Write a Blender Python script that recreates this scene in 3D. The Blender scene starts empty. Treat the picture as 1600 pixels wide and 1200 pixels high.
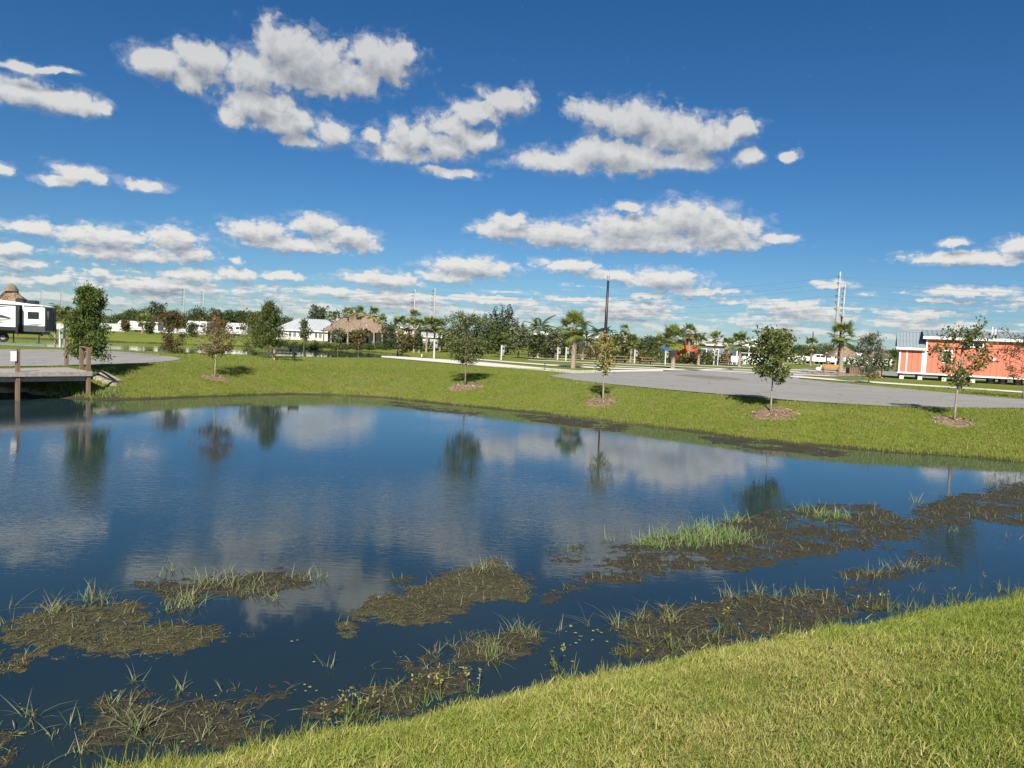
import bpy, bmesh, math, random
import numpy as np
from mathutils import Vector, Matrix, Euler
R = math.radians
sc = bpy.context.scene
C = sc.collection

# ------------------------------------------------------------------ camera
CAMZ = 3.3
FPX = 1110.0                       # focal length for a 1600 px wide frame
PITCH, ROLL = math.atan(70 / 1110), R(2.6)
cp, sp, cr, sr = math.cos(PITCH), math.sin(PITCH), math.cos(ROLL), math.sin(ROLL)
FWD = np.array((0, cp, -sp)); UP0 = np.array((0, sp, cp)); RT0 = np.array((1.0, 0, 0))
RT = cr * RT0 + sr * UP0; UPV = -sr * RT0 + cr * UP0
cam_d = bpy.data.cameras.new('camera'); cam = bpy.data.objects.new('camera', cam_d); C.objects.link(cam)
cam_d.sensor_width = 36; cam_d.lens = FPX / 1600 * 36; cam_d.clip_start = 0.05; cam_d.clip_end = 20000
M = Matrix.Identity(4)
for i in range(3):
    M[i][0] = RT[i]; M[i][1] = UPV[i]; M[i][2] = -FWD[i]
M[2][3] = CAMZ
cam.matrix_world = M
sc.camera = cam

def ray(px, py):
    return FWD * FPX + RT * (px - 800) - UPV * (py - 600)
def at(px, py, z=0.0):
    d = ray(px, py); t = (z - CAMZ) / d[2]
    return d[0] * t, d[1] * t
def xat(px, d, z=1.2):             # x of a point at depth d and height z that stands at column px
    b = d * sp + (z - CAMZ) * cp; D = d * cp - (z - CAMZ) * sp
    return ((px - 800) / FPX * D - b * sr) / cr
def zat(px, py, d):                # height seen at pixel px,py at depth d
    r = ray(px, py); return CAMZ + r[2] / r[1] * d

# ------------------------------------------------------------------ sky, sun, exposure
SUN_EL, SUN_AZ = R(39), R(183)     # azimuth clockwise from +Y: the sun stands behind the camera
world = bpy.data.worlds.new('World'); sc.world = world; world.use_nodes = True
wt = world.node_tree; wt.nodes.clear()
class NT:
    def __init__(s, tree): s.t = tree
    def n(s, typ, **kw):
        nd = s.t.nodes.new(typ)
        for k, v in kw.items(): setattr(nd, k, v)
        return nd
    def l(s, a, b): s.t.links.new(a, b)
    def setin(s, nd, i, v):
        if hasattr(v, 'is_output'): s.l(v, nd.inputs[i])
        elif v is not None: nd.inputs[i].default_value = v
    def m(s, op, a, b=None, c=None, clamp=False):
        nd = s.n('ShaderNodeMath', operation=op, use_clamp=clamp)
        for i, v in enumerate((a, b, c)): s.setin(nd, i, v)
        return nd.outputs[0]
    def v(s, op, a, b=None, c=None):
        nd = s.n('ShaderNodeVectorMath', operation=op)
        for i, v in enumerate((a, b, c)): s.setin(nd, i, v)
        return nd.outputs[1] if op in ('LENGTH', 'DOT_PRODUCT', 'DISTANCE') else nd.outputs[0]
    def noise(s, vec, scale, detail=4, rough=.55, col=False, dist=0.0, typ=None, lac=2.0):
        nd = s.n('ShaderNodeTexNoise')
        if vec is not None: s.l(vec, nd.inputs['Vector'])
        nd.inputs['Scale'].default_value = scale; nd.inputs['Detail'].default_value = detail
        nd.inputs['Roughness'].default_value = rough; nd.inputs['Distortion'].default_value = dist
        nd.inputs['Lacunarity'].default_value = lac
        return nd.outputs['Color'] if col else nd.outputs['Fac']
    def mr(s, v, a, b, c=0.0, d=1.0, smooth=False):
        nd = s.n('ShaderNodeMapRange', clamp=True)
        if smooth: nd.interpolation_type = 'SMOOTHSTEP'
        for i, x in enumerate((v, a, b, c, d)): s.setin(nd, i, x)
        return nd.outputs[0]
    def mix(s, f, a, b, blend='MIX'):
        nd = s.n('ShaderNodeMix', data_type='RGBA', blend_type=blend)
        s.setin(nd, 0, f); s.setin(nd, 6, a); s.setin(nd, 7, b)
        return nd.outputs[2]
    def xyz(s, x, y, z):
        nd = s.n('ShaderNodeCombineXYZ')
        for i, v in enumerate((x, y, z)): s.setin(nd, i, v)
        return nd.outputs[0]

# clouds: (px, py, rx, ry) read off the photograph and turned into azimuth / elevation on the sky
CLOUDS = [(440,66,46,34),(478,100,95,48),(592,96,70,36),(632,84,30,18),(312,98,62,36),(248,94,52,24),(290,120,46,25),(532,120,78,36),(400,118,76,38),
 (402,165,66,27),(368,186,32,20),(452,190,66,26),(522,208,38,19),(470,218,40,12),
 (28,140,70,28),(72,152,66,28),(122,166,56,20),(166,171,28,13),(24,98,42,14),(80,108,50,8),
 (792,158,40,27),(742,176,60,24),(702,192,44,24),(640,216,54,26),(622,238,58,18),(690,228,54,24),(736,216,42,24),(578,214,22,11),(706,268,56,9),
 (930,176,44,20),(992,190,72,36),(1052,206,70,34),(1096,218,72,32),(1162,200,44,20),(950,236,84,28),(866,252,90,20),(1000,252,100,22),(1080,252,56,18),(1168,246,27,16),(1232,246,17,11),
 (120,271,52,20),(92,281,44,11),(154,281,22,13),(224,288,48,13),(4,262,24,16),
 (980,321,28,9),(1072,344,84,27),(982,356,96,24),(1122,362,86,22),(868,366,86,18),(788,360,58,14),(1000,380,180,14),(1130,380,80,12),(1212,373,40,8),(800,342,40,9),
 (48,355,64,12),(160,370,96,18),(272,374,58,21),(200,397,128,14),(300,397,46,10),(18,388,50,11),(30,408,60,7),
 (402,362,66,17),(492,352,52,17),(542,370,54,16),(462,383,112,11),(572,384,27,9),
 (300,430,54,11),(376,430,44,11),(156,426,22,8),(76,436,44,7),(24,438,44,7),(370,407,16,6),
 (600,437,78,12),(736,418,84,15),(442,432,50,6),(700,432,60,8),
 (890,415,64,10),(1030,437,86,15),(1092,456,74,8),(962,430,56,8),
 (1500,403,108,12),(1486,380,27,8),(1592,384,44,15),(1562,406,56,11),(1640,395,60,16),
 (1510,456,98,10),(1482,471,68,5),(1298,445,38,7),(1198,480,40,5),
 (520,454,74,8),(648,462,60,6),(900,468,70,6),(960,476,56,5),(1010,462,40,5),(160,466,80,6),(60,460,70,6),(770,466,60,6)]
def azel(px, py):
    d = ray(px, py); d = d / np.linalg.norm(d)
    return math.degrees(math.atan2(d[0], d[1])), math.degrees(math.asin(d[2]))

def cloud_group():
    g = bpy.data.node_groups.new('cloud_field', 'ShaderNodeTree')
    g.interface.new_socket('p', in_out='INPUT', socket_type='NodeSocketVector')
    g.interface.new_socket('f', in_out='OUTPUT', socket_type='NodeSocketFloat')
    t = NT(g)
    gi = t.n('NodeGroupInput'); go = t.n('NodeGroupOutput')
    p = gi.outputs[0]
    sep = t.n('ShaderNodeSeparateXYZ'); t.l(p, sep.inputs[0])
    hi = t.mr(sep.outputs[1], 4.0, 16.0)
    # noise: finer towards the horizon
    nA = t.noise(p, .30, 7, .55, col=True); nB = t.noise(p, .85, 6, .56, col=True)
    nv = t.v('SUBTRACT', t.mix(hi, nB, nA), (.5, .5, .5))
    amp = t.mr(sep.outputs[1], 2.0, 16.0, .9, 3.4)
    w = t.v('MULTIPLY', nv, t.xyz(amp, t.m('MULTIPLY', amp, .62), 0.0))
    q = t.v('ADD', p, w)
    acc = None
    for (px, py, rx, ry) in CLOUDS:
        ry *= 1.32 if 325 < py < 450 else 1.0
        a, e = azel(px, py); k = 1110 / (1110 ** 2 + (px - 800) ** 2) * 57.3 * .97
        irx, iry = 1 / (rx * k), 1 / (ry * k)
        dd = t.v('LENGTH', t.v('MULTIPLY_ADD', q, (irx, iry, 0), (-a * irx, -e * iry, 0)))
        acc = dd if acc is None else t.m('SMOOTH_MIN', acc, dd, .16)
    f = t.m('SUBTRACT', 1.0, acc)
    f = t.m('MAXIMUM', f, -.6)
    # low streaky rows close to the horizon
    lowv = t.v('MULTIPLY', p, (.16, 1.25, 1.0))
    ln = t.noise(lowv, 1.0, 5, .55)
    band = t.m('MULTIPLY', t.mr(sep.outputs[1], .2, 1.2), t.mr(sep.outputs[1], 5.6, 3.0))
    low = t.m('SUBTRACT', t.m('MULTIPLY', t.m('SUBTRACT', ln, .43), 4.2), t.m('MULTIPLY', t.m('SUBTRACT', 1.0, band), 1.5))
    f = t.m('MAXIMUM', f, low)
    # the sky outside the picture: scattered cumulus of the same kind
    out = t.m('MAXIMUM', t.mr(t.m('ABSOLUTE', sep.outputs[0]), 39, 47), t.mr(sep.outputs[1], 27, 33))
    elp = t.m('ADD', sep.outputs[1], 6.0)
    gv = t.xyz(t.m('MULTIPLY', sep.outputs[0], .09), t.m('MULTIPLY', t.m('LOGARITHM', t.m('MAXIMUM', elp, 1.0), 2.718), 2.2), 0.0)
    gn = t.noise(gv, 1.5, 6, .55)
    gen = t.m('SUBTRACT', t.m('MULTIPLY', t.m('SUBTRACT', gn, .565), 5.0), t.m('MULTIPLY', t.m('SUBTRACT', 1.0, out), 1.6))
    f = t.m('MAXIMUM', f, gen)
    # billowy detail: rounded puffs on puffs, with torn finer edges
    def puff(vec, sc_):
        wv = t.v('ADD', vec, t.v('MULTIPLY', t.v('SUBTRACT', t.noise(vec, sc_ * 1.3, 3, .5, col=True), (.5, .5, .5)), (.9 / sc_, .9 / sc_, 0)))
        vo = t.n('ShaderNodeTexVoronoi', feature='SMOOTH_F1', voronoi_dimensions='2D')
        t.l(wv, vo.inputs['Vector']); vo.inputs['Scale'].default_value = sc_; vo.inputs['Detail'].default_value = 2.0
        vo.inputs['Roughness'].default_value = .5; vo.inputs['Smoothness'].default_value = .35; vo.inputs['Lacunarity'].default_value = 2.3
        return t.m('SUBTRACT', .42, vo.outputs['Distance'])
    pA = puff(p, .62); pB = puff(t.v('MULTIPLY', p, (.8, 1.35, 1)), 1.25)
    bA = t.noise(p, 1.3, 6, .55); bB = t.noise(t.v('MULTIPLY', p, (.7, 1.25, 1)), 2.8, 5, .55)
    lo_ = t.m('SUBTRACT', 1.0, hi)
    pf = t.m('ADD', t.m('MULTIPLY', pA, hi), t.m('MULTIPLY', pB, lo_))
    b = t.m('SUBTRACT', t.m('ADD', t.m('MULTIPLY', bA, hi), t.m('MULTIPLY', bB, lo_)), .5)
    f = t.m('ADD', f, t.m('ADD', t.m('MULTIPLY_ADD', b, .62, .12), t.m('MULTIPLY', pf, .52)))
    t.l(f, go.inputs[0])
    return g
w = NT(wt)
tc = w.n('ShaderNodeTexCoord'); sepw = w.n('ShaderNodeSeparateXYZ'); w.l(tc.outputs['Generated'], sepw.inputs[0])
az = w.m('DEGREES', w.m('ARCTAN2', sepw.outputs[0], sepw.outputs[1]))
el = w.m('DEGREES', w.m('ARCSINE', sepw.outputs[2]))
P0 = w.xyz(az, el, 0.0)
dl = w.m('MULTIPLY_ADD', el, .040, .46)
P1 = w.v('ADD', P0, w.xyz(w.m('MULTIPLY', dl, -.35), dl, 0.0))
cg = cloud_group()
g0 = w.n('ShaderNodeGroup', node_tree=cg); w.l(P0, g0.inputs[0])
g1 = w.n('ShaderNodeGroup', node_tree=cg); w.l(P1, g1.inputs[0])
F0, F1 = g0.outputs[0], g1.outputs[0]
dens = w.mr(F0, -.10, .42, 0, 1, smooth=True)
veil = w.m('MULTIPLY', w.mr(F0, -.42, .05, 0, 1, smooth=True), w.mr(w.noise(w.v('MULTIPLY', P0, (.5, 1.0, 1)), .9, 5, .65), .42, .72, 0, .55))
dens = w.m('MAXIMUM', dens, veil)
dens = w.m('MULTIPLY', dens, w.mr(el, -.2, 2.5, .25, .97))
sky = w.n('ShaderNodeTexSky', sky_type='NISHITA'); sky.sun_disc = False
sky.sun_elevation = SUN_EL; sky.sun_rotation = SUN_AZ; sky.altitude = 0; sky.air_density = 1.0; sky.dust_density = .05; sky.ozone_density = 1.5
hsv = w.n('ShaderNodeHueSaturation'); hsv.inputs['Hue'].default_value = .497
hsv.inputs['Saturation'].default_value = 1.12; hsv.inputs['Value'].default_value = 1.0
w.l(w.mix(1.0, sky.outputs[0], (.43, .60, .835, 1), 'MULTIPLY'), hsv.inputs['Color'])
lit = w.m('MULTIPLY_ADD', w.m('SUBTRACT', F0, F1), 1.0, .66, clamp=False)
lit = w.m('SUBTRACT', lit, w.m('MULTIPLY', w.mr(F0, .30, 1.05), .56))
lit = w.m('MINIMUM', w.m('MAXIMUM', lit, 0.0), 1.0)
STR = .055
hiw = w.mr(el, 6.0, 20.0)
ccol = w.mix(lit, w.mix(hiw, (2.9, 3.35, 4.1, 1), (2.9, 3.2, 3.7, 1)), w.mix(hiw, (8.4, 8.3, 8.0, 1), (6.6, 6.7, 6.8, 1)))
final = w.mix(dens, hsv.outputs[0], ccol)
bg = w.n('ShaderNodeBackground'); bg.inputs['Strength'].default_value = STR
w.l(final, bg.inputs['Color'])
wo = w.n('ShaderNodeOutputWorld'); w.l(bg.outputs[0], wo.inputs['Surface'])

sun_d = bpy.data.lights.new('sun', 'SUN'); sun_d.energy = 4.8; sun_d.angle = R(.55); sun_d.color = (1, .94, .84)
sun = bpy.data.objects.new('sun', sun_d); C.objects.link(sun)
sdir = Vector((math.sin(SUN_AZ) * math.cos(SUN_EL), math.cos(SUN_AZ) * math.cos(SUN_EL), math.sin(SUN_EL)))
sun.rotation_euler = sdir.to_track_quat('Z', 'Y').to_euler(); sun.location = (0, -20, 40)
sc.view_settings.view_transform = 'Standard'; sc.view_settings.look = 'None'
sc.view_settings.exposure = 0.8; sc.view_settings.gamma = 1.0; sc.view_settings.use_curve_mapping = False

# ------------------------------------------------------------------ mesh helpers
def mesh_np(name, V, F, mats, fm=None, smooth=False):
    """V (n,3), F (m,k) array with constant k"""
    V = np.ascontiguousarray(V, np.float32); F = np.ascontiguousarray(F, np.int32)
    me = bpy.data.meshes.new(name)
    me.vertices.add(len(V)); me.vertices.foreach_set('co', V.ravel())
    k = F.shape[1]
    me.loops.add(F.size); me.loops.foreach_set('vertex_index', F.ravel())
    me.polygons.add(len(F)); me.polygons.foreach_set('loop_start', np.arange(0, F.size, k, dtype=np.int32))
    me.polygons.foreach_set('loop_total', np.full(len(F), k, np.int32))
    for m in (mats if isinstance(mats, (list, tuple)) else [mats]): me.materials.append(m)
    if fm is not None: me.polygons.foreach_set('material_index', np.ascontiguousarray(fm, np.int32))
    if smooth: me.polygons.foreach_set('use_smooth', np.ones(len(F), bool))
    me.update(calc_edges=True); me.validate()
    return me

def link(name, data, parent=None, loc=None, rz=0.0):
    o = bpy.data.objects.new(name, data); C.objects.link(o)
    if parent is not None: o.parent = parent
    if loc is not None: o.location = loc
    if rz: o.rotation_euler = (0, 0, rz)
    return o
def tag(o, label=None, cat=None, group=None, kind=None):
    if label: o['label'] = label
    if cat: o['category'] = cat
    if group: o['group'] = group
    if kind: o['kind'] = kind
    return o
def thing(name, loc, label, cat, group=None, rz=0.0):
    o = link(name, None, None, loc, rz); o.empty_display_size = .2
    return tag(o, label, cat, group)
def copy_tree(o, parent=None):
    c = o.copy(); C.objects.link(c)
    if parent is not None: c.parent = parent
    for ch in list(o.children): copy_tree(ch, c)
    return c

class MB:
    """collects shapes, links them as one mesh object"""
    def __init__(s): s.v = []; s.f = []; s.m = []
    def add(s, vs, fs, mi=0):
        b = len(s.v); s.v += [tuple(x) for x in vs]
        for f in fs: s.f.append([i + b for i in f]); s.m.append(mi)
        return s
    def box(s, c, d, mi=0, rz=0.0, rx=0.0, ry=0.0):
        hx, hy, hz = d[0] / 2, d[1] / 2, d[2] / 2
        vs = [Vector((x, y, z)) for x in (-hx, hx) for y in (-hy, hy) for z in (-hz, hz)]
        if rz or rx or ry:
            m = Euler((rx, ry, rz)).to_matrix(); vs = [m @ v for v in vs]
        vs = [v + Vector(c) for v in vs]
        return s.add(vs, [(0, 1, 3, 2), (4, 6, 7, 5), (0, 4, 5, 1), (2, 3, 7, 6), (0, 2, 6, 4), (1, 5, 7, 3)], mi)
    def bar(s, a, b, w, t, mi=0, upv=(0, 0, 1)):
        a = Vector(a); b = Vector(b); d = (b - a).normalized(); u = Vector(upv)
        x = d.cross(u)
        if x.length < 1e-4: x = d.cross(Vector((1, 0, 0)))
        x.normalize(); y = x.cross(d)
        vs = []
        for p in (a, b):
            for sx, sy in ((-1, -1), (1, -1), (1, 1), (-1, 1)): vs.append(p + x * w / 2 * sx + y * t / 2 * sy)
        return s.add(vs, [(0, 3, 2, 1), (4, 5, 6, 7), (0, 1, 5, 4), (1, 2, 6, 5), (2, 3, 7, 6), (3, 0, 4, 7)], mi)
    def tube(s, pts, rad, n=6, mi=0, cap=True):
        pts = [Vector(p) for p in pts]
        if not isinstance(rad, (list, tuple)): rad = [rad] * len(pts)
        rings = []
        for i, p in enumerate(pts):
            d = (pts[min(i + 1, len(pts) - 1)] - pts[max(i - 1, 0)])
            d = d.normalized() if d.length > 1e-9 else Vector((0, 0, 1))
            u = Vector((0, 1, 0)) if abs(d.y) < .8 else Vector((1, 0, 0))
            x = d.cross(u).normalized(); y = d.cross(x)
            rings.append([p + (x * math.cos(2 * math.pi * k / n) + y * math.sin(2 * math.pi * k / n)) * rad[i] for k in range(n)])
        vs = [v for r in rings for v in r]; fs = []
        for i in range(len(pts) - 1):
            for k in range(n):
                k2 = (k + 1) % n; fs.append((i * n + k, i * n + k2, (i + 1) * n + k2, (i + 1) * n + k))
        if cap: fs.append(tuple(range(n))[::-1]); fs.append(tuple((len(pts) - 1) * n + k for k in range(n)))
        return s.add(vs, fs, mi)
    def lathe(s, prof, n=16, c=(0, 0, 0), mi=0, sx=1.0, sy=1.0):
        vs = []; fs = []
        for r, z in prof:
            for k in range(n):
                a = 2 * math.pi * k / n; vs.append((c[0] + r * sx * math.cos(a), c[1] + r * sy * math.sin(a), c[2] + z))
        for i in range(len(prof) - 1):
            for k in range(n):
                k2 = (k + 1) % n; fs.append((i * n + k, i * n + k2, (i + 1) * n + k2, (i + 1) * n + k))
        return s.add(vs, fs, mi)
    def prism(s, poly, a0, a1, axis='y', mi=0):
        """poly in the two other axes, extruded along axis"""
        n = len(poly); vs = []
        for a in (a0, a1):
            for u, v in poly:
                vs.append((u, a, v) if axis == 'y' else ((a, u, v) if axis == 'x' else (u, v, a)))
        fs = [tuple(range(n)), tuple(range(2 * n - 1, n - 1, -1))]
        for k in range(n): fs.append((k, (k + 1) % n, n + (k + 1) % n, n + k))
        return s.add(vs, fs, mi)
    def mesh(s, name, mats, smooth=False, bevel=0.0):
        me = bpy.data.meshes.new(name); me.from_pydata([tuple(v) for v in s.v], [], s.f)
        for m in (mats if isinstance(mats, (list, tuple)) else [mats]): me.materials.append(m)
        me.polygons.foreach_set('material_index', s.m)
        if smooth: me.polygons.foreach_set('use_smooth', [True] * len(s.f))
        bm = bmesh.new(); bm.from_mesh(me); bmesh.ops.recalc_face_normals(bm, faces=bm.faces)
        if bevel > 0: bmesh.ops.bevel(bm, geom=bm.edges[:], offset=bevel, segments=1, affect='EDGES', clamp_overlap=True)
        bm.to_mesh(me); bm.free(); me.update()
        return me
    def build(s, name, mats, parent=None, loc=None, rz=0.0, smooth=False, bevel=0.0):
        return link(name, s.mesh(name, mats, smooth, bevel), parent, loc, rz)

# ------------------------------------------------------------------ materials
def mat(name, rough=.7, spec=.3):
    m = bpy.data.materials.new(name); m.use_nodes = True
    t = NT(m.node_tree); b = m.node_tree.nodes['Principled BSDF']
    b.inputs['Roughness'].default_value = rough; b.inputs['Specular IOR Level'].default_value = spec
    return m, t, b
def pos(t):
    return t.n('ShaderNodeNewGeometry').outputs['Position']
def simple(name, c1, c2=None, scale=6.0, rough=.6, metal=0.0, bump=0.0, spec=.35, stretch=None, coord='Object'):
    m, t, b = mat(name, rough, spec); b.inputs['Metallic'].default_value = metal
    c2 = c2 or tuple(x * .8 for x in c1)
    co = t.n('ShaderNodeTexCoord').outputs[coord]
    if stretch: co = t.v('MULTIPLY', co, stretch)
    n = t.noise(co, scale, 6, .6)
    t.l(t.mix(t.mr(n, .3, .7), (*c1, 1), (*c2, 1)), b.inputs['Base Color'])
    if bump:
        bp = t.n('ShaderNodeBump'); bp.inputs['Strength'].default_value = bump; bp.inputs['Distance'].default_value = .02
        t.l(n, bp.inputs['Height']); t.l(bp.outputs[0], b.inputs['Normal'])
    return m
def leafmat(name, c1, c2, c3=None, trans=.35, rough=.55):
    """leaf colour varies leaf by leaf; thin leaves let some light through"""
    m = bpy.data.materials.new(name); m.use_nodes = True; t = NT(m.node_tree); t.t.nodes.clear()
    g = t.n('ShaderNodeNewGeometry'); rnd = g.outputs['Random Per Island']
    oi = t.n('ShaderNodeObjectInfo').outputs['Random']
    col = t.mix(rnd, (*c1, 1), (*c2, 1))
    if c3: col = t.mix(t.mr(t.m('FRACT', t.m('MULTIPLY', rnd, 7.31)), .72, .78), col, (*c3, 1))
    hs = t.n('ShaderNodeHueSaturation'); t.l(col, hs.inputs['Color'])
    t.l(t.mr(oi, 0, 1, .85, 1.18), hs.inputs['Value']); t.l(t.mr(oi, 0, 1, .49, .507), hs.inputs['Hue'])
    p = t.n('ShaderNodeBsdfPrincipled'); p.inputs['Roughness'].default_value = rough; p.inputs['Specular IOR Level'].default_value = .35
    tr = t.n('ShaderNodeBsdfTranslucent'); mx = t.n('ShaderNodeMixShader'); mx.inputs[0].default_value = trans
    t.l(hs.outputs[0], p.inputs['Base Color']); t.l(hs.outputs[0], tr.inputs[0])
    t.l(p.outputs[0], mx.inputs[1]); t.l(tr.outputs[0], mx.inputs[2])
    o = t.n('ShaderNodeOutputMaterial'); t.l(mx.outputs[0], o.inputs[0])
    return m
WHITE = simple('white_paint', (.78, .78, .76), (.66, .66, .64), 3, .45)
WHITEV = simple('white_vinyl', (.66, .66, .65), (.56, .56, .55), 2, .4)
BLACK = simple('black_metal', (.012, .013, .016), (.022, .022, .024), 5, .4, spec=.5)
DGREY = simple('dark_grey_metal', (.05, .052, .055), (.08, .08, .082), 5, .45)
GREY = simple('grey_metal', (.26, .28, .30), (.2, .21, .22), 5, .45)
GLASS = simple('dark_glass', (.015, .018, .02), (.02, .022, .025), 2, .06, spec=.6)
TYRE = simple('tyre_rubber', (.02, .02, .02), (.03, .03, .03), 9, .85)
BARK = simple('grey_bark', (.22, .18, .14), (.11, .09, .075), 14, .9, bump=.5, stretch=(1, 1, .25))
PALEBARK = simple('pale_bark', (.36, .31, .24), (.20, .165, .13), 16, .9, bump=.5, stretch=(1, 1, .4))
PALMBARK = simple('palm_trunk', (.38, .30, .235), (.19, .145, .11), 9, .95, bump=.8, stretch=(1, 1, 2.2))
GALV = simple('galvanised_steel', (.50, .53, .56), (.42, .45, .48), .6, .5)
WOOD = simple('weathered_deck_wood', (.36, .325, .29), (.22, .195, .172), 7, .85, bump=.4, stretch=(1, 1, 1))
POSTWOOD = simple('brown_post_wood', (.22, .145, .09), (.12, .08, .052), 9, .85, bump=.4, stretch=(1, 1, .2))
TANWOOD = simple('tan_wood', (.27, .18, .105), (.19, .12, .07), 8, .75, stretch=(.3, 1, 1))
THATCH = simple('palm_thatch', (.235, .18, .128), (.14, .105, .075), 3.5, .95, bump=.9, stretch=(1, 1, .35))
STEELROOF = simple('pale_steel_roof', (.235, .275, .295), (.195, .23, .25), 1.2, .42, spec=.5)
CONC = simple('concrete', (.66, .62, .54), (.54, .51, .44), 1.4, .85, coord='Object')
# ------------------------------------------------------------------ ground
LAWN = 1.2
def polysd(poly, X, Y):
    """signed distance, positive outside"""
    P = np.asarray(poly, float); X = np.asarray(X, float); Y = np.asarray(Y, float)
    d2 = np.full(X.shape, 1e18); ins = np.zeros(X.shape, bool)
    for i in range(len(P)):
        ax, ay = P[i]; bx, by = P[(i + 1) % len(P)]
        ex, ey = bx - ax, by - ay; L = ex * ex + ey * ey + 1e-12
        t = np.clip(((X - ax) * ex + (Y - ay) * ey) / L, 0, 1)
        d2 = np.minimum(d2, (X - ax - t * ex) ** 2 + (Y - ay - t * ey) ** 2)
        c = (ay > Y) != (by > Y)
        ins ^= c & (X < ex * (Y - ay) / (ey if abs(ey) > 1e-12 else 1e-12) + ax)
    d = np.sqrt(d2); return np.where(ins, -d, d)
_rng = np.random.default_rng(5)
_LAT = _rng.random((64, 64))
def vnoise(X, Y):
    X = np.asarray(X, float); Y = np.asarray(Y, float)
    xi = np.floor(X).astype(int); yi = np.floor(Y).astype(int); u = X - xi; v = Y - yi
    u = u * u * (3 - 2 * u); v = v * v * (3 - 2 * v)
    a = _LAT[xi % 64, yi % 64]; b = _LAT[(xi + 1) % 64, yi % 64]; c = _LAT[xi % 64, (yi + 1) % 64]; d = _LAT[(xi + 1) % 64, (yi + 1) % 64]
    return a * (1 - u) * (1 - v) + b * u * (1 - v) + c * (1 - u) * v + d * u * v
def fbm(X, Y, s, octv=4, g=.5):
    r = 0; a = 1; tot = 0
    for k in range(octv):
        r = r + a * vnoise(X * s + 17.3 * k, Y * s - 9.1 * k); tot += a; a *= g; s *= 2.03
    return r / tot
NEARPX = [(300,1196),(456,1157),(550,1142),(640,1120),(737,1094),(831,1079),(925,1062),(1014,1043),(1113,1021),(1206,999),(1319,977),(1436,960),(1506,946),(1600,927)]
FARPX = [(1600,722),(1450,710),(1350,703),(1250,695),(1175,687),(1100,677),(1020,667),(950,658),(875,650),(800,642),(720,634),(600,621),(520,617),(450,616),(380,618),(300,621),(230,624),(165,625),(100,622),(40,622),(0,624)]
near_sh = [at(p[0], p[1] + 13) for p in NEARPX]; far_sh = [at(*p) for p in FARPX]
POND = [(-52, -9), (-30, -4.5), (-14, .2), (-7.5, 2.6)] + near_sh + [(14, 12.6), (20, 16), (27, 19.5), (33, 22.2), (30, 24), (23, 23.6)] + far_sh + [(-30, 28), (-44, 24), (-60, 12)]
# gentle natural wobble
def densify(poly, step):
    out = []
    for i in range(len(poly)):
        a = np.array(poly[i]); b = np.array(poly[(i + 1) % len(poly)]); n = max(1, int(np.linalg.norm(b - a) / step))
        for k in range(n): out.append(tuple(a + (b - a) * k / n))
    return out
POND = [(x + (fbm(x, y, .9, 3) - .5) * .4, y + (fbm(x + 40, y, .9, 3) - .5) * (.22 if y < 13 else .5)) for x, y in densify(POND, .7)]
POND2 = [(-150, 66), (-110, 64), (-75, 61), (-50, 60), (-30, 61), (-20, 64), (-14, 74), (-13, 92), (-17, 112), (-24, 122), (-36, 124), (-50, 121), (-66, 112), (-90, 106), (-120, 108), (-150, 112)]
def pxpoly(pts, z=LAWN): return [at(*p, z) for p in pts]
# asphalt on the right: a wide turning area that runs back between the lots
ROAD_R = pxpoly([(858,587.5),(880,583.5),(905,582),(960,581.5),(1030,580.5),(1066,579.5),(1145,577.5),(1195,577),(1236,573.5),(1262,568.5),(1300,565.5),(1400,565.5)]) + [(95, 190), (110, 190)]
ROAD_R = pxpoly([(858,587.5),(885,583.6),(930,582.4),(1000,581.3),(1066,579.8),(1145,577.8),(1215,577.2),(1262,578.5)]) \
       + [(37, 92), (47, 104), (70, 108), (70, 88), (48, 82)] \
       + pxpoly([(1290,588.5),(1262,587),(1244,588.5),(1250,592.5),(1300,597.5),(1380,604.5),(1500,615.5),(1600,624.5)]) \
       + [(36, 40.2), (48, 42), (48, 31), (36, 31.5)] \
       + pxpoly([(1640,637),(1600,637.5),(1540,637.5),(1450,636.5),(1380,634.5),(1300,630),(1220,624.5),(1120,615.5),(1040,608.5),(960,601),(900,594.5)])
ROAD_L = pxpoly([(284,560.5),(276,563),(255,565.3),(225,567.3),(190,569.3),(150,570.6),(100,571.5),(40,572.5),(-60,574)]) + [(-42, 28), (-60, 30), (-70, 44)] \
       + pxpoly([(-40,546),(30,546),(90,546.2),(140,547.2),(180,549.0),(215,551.8),(245,554.8),(270,557.5)])
def smooth01(t): t = np.clip(t, 0, 1); return t * t * (3 - 2 * t)
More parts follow.
